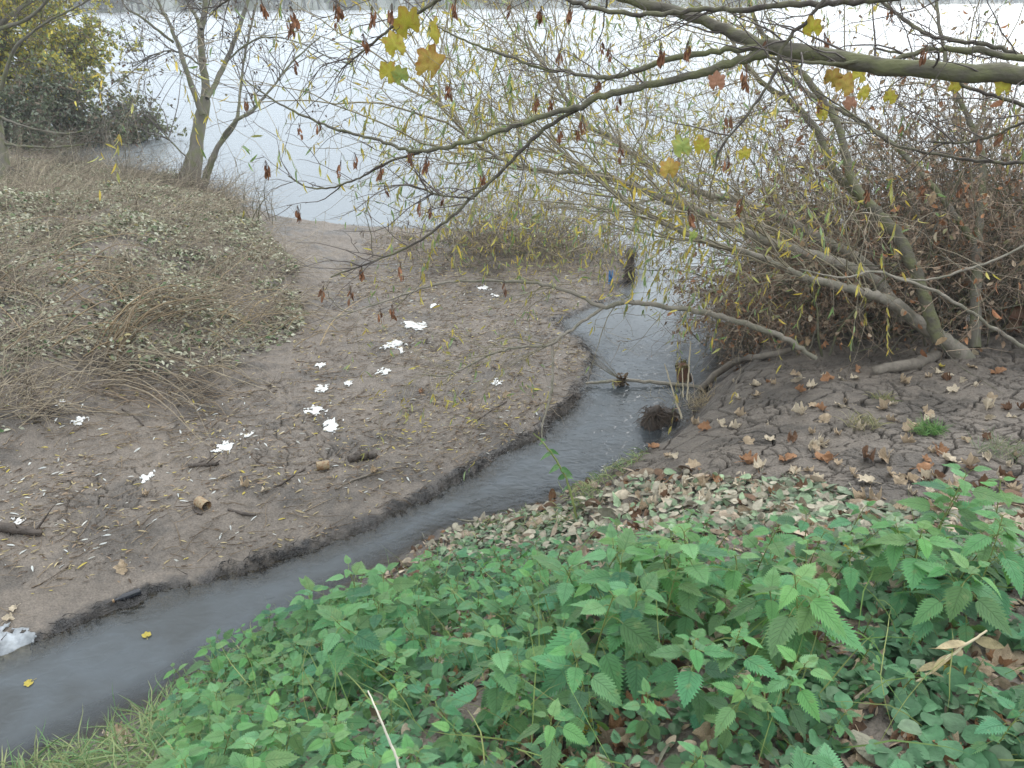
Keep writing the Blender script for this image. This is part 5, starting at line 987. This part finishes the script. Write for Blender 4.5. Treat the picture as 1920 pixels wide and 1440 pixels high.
stick([(1075, 745, 3), (1040, 775, 3), (1000, 800, 2)], M_wet, 'thin dark twig along the lip of the left bank')
def free_stick(name, pts, m, label, cat, leafy=0, k=6):
    C, R = px_curve(pts, 24); c = C[0, 0].copy(); t = empty(name, c, label, cat); V, F = tubes(C, R, k); link('stem', mkmesh('stem', V-c, [F], m), t)
    return C, R, c, t
d0 = float(proj(G(1200, 718, .03)[None])[2][0])
C, R, c, t = free_stick('stranded_twig', [(1098, 719, d0, 4), (1140, 715, d0, 6), (1180, 714, d0, 6), (1230, 717, d0, 7), (1280, 721, d0, 7), (1325, 728, d0, 7)], M_pale, 'long pale twig lying across the stream with a dead leaf clump snagged on it', 'twig')
a = C[0, 7]; n = 60; D = rng.normal(size=(n, 3))*.8+[0, 0, -.3]; Vc, Fc = inst(SM[0]*1.6, SM[1], a+rng.normal(size=(n, 3))*[.02, .015, .02], frames(D, rng.normal(size=(n, 3))), rng.uniform(.02, .045, n)); link('leaf_clump', mkmesh('leaf_clump', Vc-c, Fc, M_dead, rep(gcol(n, (.11, .075, .05), (.2, .15, .1)), len(SM[0]))), t)
g = grow(np.repeat(a[None], 9, 0), np.array([[-.8, .2, .6]])+rng.normal(size=(9, 3))*.15, rng.uniform(.3, .7, 9), 8, .15); Vt, Ft = tubes(g, taper(g, .003), 4); link('twigs', mkmesh('twigs', Vt-c, [Ft], M_pale), t)
for i, (pts, lab) in enumerate([([(1278, 785, 6.0, 4), (1262, 735, 6.0, 3), (1246, 682, 6.0, 2)], 'tall dry reed leaning left over the stream corner'), ([(1288, 750, 6.2, 3), (1291, 700, 6.2, 3), (1295, 640, 6.2, 2)], 'tall dry reed standing upright beside the red-brown stump'), ([(1281, 745, 6.1, 3), (1280, 715, 6.1, 2), (1279, 690, 6.1, 2)], 'shortest of the three dry reeds at the stream corner')]):
    C, R, c, t = free_stick('dry_reed', pts, mat('reed', (.5, .43, .3), .7), lab, 'reed', k=5)
C, R, c, t = free_stick('pale_stalk', [(752, 1450, 1.45, 5), (735, 1400, 1.45, 5), (712, 1345, 1.45, 4), (690, 1295, 1.48, 3)], mat('pale_stalk', (.55, .52, .42), .6), 'bare whitish stalk sticking up through the nettles at the bottom', 'stalk', k=6)
p1 = ray_ground(1725, 1280); dd = float(proj(p1[None])[2][0])-.12
C, R, c, t = free_stick('dry_shoot', [(1718, 1278, dd, 5), (1765, 1245, dd, 6), (1800, 1215, dd, 6), (1850, 1182, dd, 4)], mat('dry_shoot', (.52, .45, .3), .6), 'straw-coloured fallen shoot with dry oval leaves in the lower right nettles', 'shoot', k=6)
T_, F_, U_ = leaf_card(9, 5, lanc(.17), .15, .3); n = 9; S = C[0, rng.integers(2, 22, n)]; D = np.stack([rng.choice([-1, 1], n), rng.normal(0, .4, n), rng.normal(-.25, .1, n)], 1); Vc, Fc = inst(T_, F_, S, frames(D, np.array([0, 0, 1.])+rng.normal(size=(n, 3))*.3), rng.uniform(.05, .085, n)); link('leaves', mkmesh('leaves', Vc-c, Fc, M_dead, rep(gcol(n, (.38, .31, .2), (.28, .24, .12)), len(T_))), t)
# green shoot over the stream
C, R, c, t = free_stick('green_shoot', [(1082, 975, 4.5, 5), (1072, 930, 4.5, 5), (1060, 895, 4.5, 4), (1042, 862, 4.5, 4), (1020, 832, 4.5, 3), (1000, 812, 4.5, 2)], M_stem, 'green leafy shoot standing alone at the stream edge above the nettles', 'plant')
T_, F_, U_ = leaf_card(9, 5, ovate(.27), .3, .3); S, D, L_ = [], [], []
for u, v, du, L in [(1066, 915, -12, .10), (1060, 893, 22, .07), (1060, 893, -18, .08), (1052, 878, 25, .08), (1048, 872, -25, .075), (1040, 860, 10, .05), (1034, 850, -28, .08), (1030, 845, 26, .07), (1018, 830, -15, .05), (1015, 825, 22, .05)]: S.append(P(u, v, 4.5)); D.append([du/25, rng.normal()*.4, -.35 if du > 0 else -.5]); L_.append(L)
Vc, Fc = inst(T_, F_, np.array(S), frames(np.array(D), np.array([[0, -.5, 1.]])+rng.normal(size=(len(S), 3))*.25), np.array(L_)); link('leaves', mkmesh('leaves', Vc-c, Fc, M_leaf, rep(gcol(len(S), (.07, .22, .05), (.16, .27, .12)), len(T_))), t)
# root snag and stump in the stream mouth
def snag(u, v, label, w=.1, h=.2, n=260, z=0.):
    c = G(u, v, z); t = empty('root_snag', c, label, 'root clump'); V, F = lathe([(w*.9, -.1), (w, 0), (w*.8, h*.35), (w*.55, h*.7), (w*.7, h*.9), (w*.25, h), (.003, h*.93)], 20)
    V = V*(1+.3*pn(V[:, :1]*12+5, V[:, 2:]*16+V[:, 1:2]*12, 6)); link('core', mkmesh('core', V, [F], M_wet), t)
    a = rng.uniform(0, 6.3, n); zz = rng.uniform(0, h, n); S = np.stack([np.cos(a)*w*.7, np.sin(a)*w*.7, zz], 1); D = S/w*[.6, .6, 0]+rng.normal(size=(n, 3))*.5+[0, 0, -.5]; g = grow(S, D, rng.uniform(.04, .14, n), 6, .5, .15); Vt, Ft = tubes(g, taper(g, .0035), 4); link('roots', mkmesh('roots', Vt, [Ft], M_twig, rep(gcol(n, (.13, .095, .07), (.06, .045, .035)), 24)), t)
snag(1222, 798, 'dark shaggy root clump standing in the stream at the right bank corner', .085, .17)
snag(1252, 785, 'lower ragged root clump beside the shaggy one at the bank corner', .08, .08, 200)
snag(1180, 525, 'narrow brown stump standing in the water beyond the mud spit', .07, .42, 150)
c = G(1283, 712, .0); t = empty('broken_stump', c, 'short red-brown broken stump with a mossy top in the stream', 'stump'); V, F = lathe([(.07, -.12), (.068, 0), (.062, .06), (.055, .13), (.045, .17), (.03, .165), (.003, .15)], 18); V = V*(1+.12*pn(V[:, :1]*25, V[:, 2:]*20+V[:, 1:2]*25, 6)); o = link('body', mkmesh('body', V, [F], M_rust), t); t.rotation_euler = (.1, -.25, 0)
n = 120; a = rng.uniform(0, 6.3, n); S = np.stack([np.cos(a)*.045, np.sin(a)*.045, rng.uniform(.12, .18, n)], 1); Vc, Fc = inst(SM[0], SM[1], S, frames(rng.normal(size=(n, 3)), rng.normal(size=(n, 3))), rng.uniform(.02, .04, n)); link('moss', mkmesh('moss', Vc, Fc, M_dead, rep(gcol(n, (.2, .19, .06), (.12, .09, .04)), len(SM[0]))), t)
# dark bottle lying on the lip of the left bank
p = ray_ground(245, 1122); t = empty('dark_bottle', p+[0, 0, .012], 'glossy black bottle half buried in the lip of the left bank', 'bottle'); V, F = lathe([(.001, -.06), (.019, -.06), (.021, -.055), (.021, .03), (.018, .042), (.009, .055), (.008, .075), (.0095, .077), (.0095, .083), (.001, .083)], 24); link('body', mkmesh('body', V, [F], M_blackp), t); t.rotation_euler = (0, radians(90), radians(215))
V, F = lathe([(.001, .083), (.0105, .083), (.011, .085), (.011, .094), (.001, .095)], 20); link('cap', mkmesh('cap', V, [F], M_tin), t)
# rubbish snagged in the thicket
def rag(u, v, dep, w, h, m, label, name='plastic_scrap'):
    c = P(u, v, dep); g = 14; x, z = np.meshgrid(np.linspace(-.5, .5, g), np.linspace(-.5, .5, g)); s = dep/FPX
    V = np.stack([x*w*s*(1+.5*pn(z*4, x*2+u, 3)), pn(x*4+u, z*4, 7)*.05, z*h*s*(1+.4*pn(x*5+u, z, 8))], -1).reshape(-1, 3); Fq = rowgrid(g, g); V2 = V+[0, .002, 0]
    o = link(name, mkmesh(name, np.concatenate([V, V2]), [np.concatenate([Fq, Fq[:, ::-1]+g*g])], m), None, c); tag(o, label, 'litter')
rag(1752, 412, 7.4, 16, 22, M_blue, 'light blue plastic scrap snagged high in the thicket')
rag(1145, 520, 8.8, 8, 26, M_blue, 'blue plastic strip hanging over the water beyond the mud spit')
rag(1817, 596, 6.4, 9, 12, M_paper, 'small white tag caught low in the right thicket')
rag(1770, 628, 6.2, 16, 24, M_blackp, 'black plastic scrap beside the foot of the leaning willow')
rag(1905, 600, 6.3, 30, 50, M_rust, 'brown rag of bark hanging at the right frame edge')
rag(1842, 480, 7.2, 12, 10, M_paper, 'white scrap caught beside the upright stem at the right')
rag(1283, 478, 9.0, 16, 8, M_paper, 'white foam scrap floating among the twigs in the stream mouth')
for i, (u, v, k, lab) in enumerate([(275, 1191, 'yellow', 'yellowish leaf drifting in the stream nearer the left bank'), (55, 1280, 'yellow', 'larger yellow leaf drifting in the stream at the left edge')]):
    o = link('drifting_leaf', MD[k, 0]); o.scale = (.07, .07, .02); q = G(u, v, .005); o.location = q; o.rotation_euler = (0, 0, i*2+.5); tag(o, lab, 'leaf')

# ================================================================== the damp air over the river
def haze():
    V = np.array([(x, y, z) for x in (-960, 960) for y in (-960, 960) for z in (-4.5, 16.)], float); F = np.array([(0, 1, 3, 2), (4, 6, 7, 5), (0, 4, 5, 1), (2, 3, 7, 6), (0, 2, 6, 4), (1, 5, 7, 3)])
    m = bpy.data.materials.new('river_haze'); m.use_nodes = True; n = m.node_tree.nodes; n.remove(n['Principled BSDF']); v = n.new('ShaderNodeVolumePrincipled')
    v.inputs['Color'].default_value = (.86, .91, .95, 1); v.inputs['Density'].default_value = .0018; m.node_tree.links.new(v.outputs[0], n['Material Output'].inputs['Volume'])
    tag(link('haze', mkmesh('haze', V, [F], m, smooth=False)), 'thin pale haze in the air over the river', 'haze', kind='stuff')
haze()
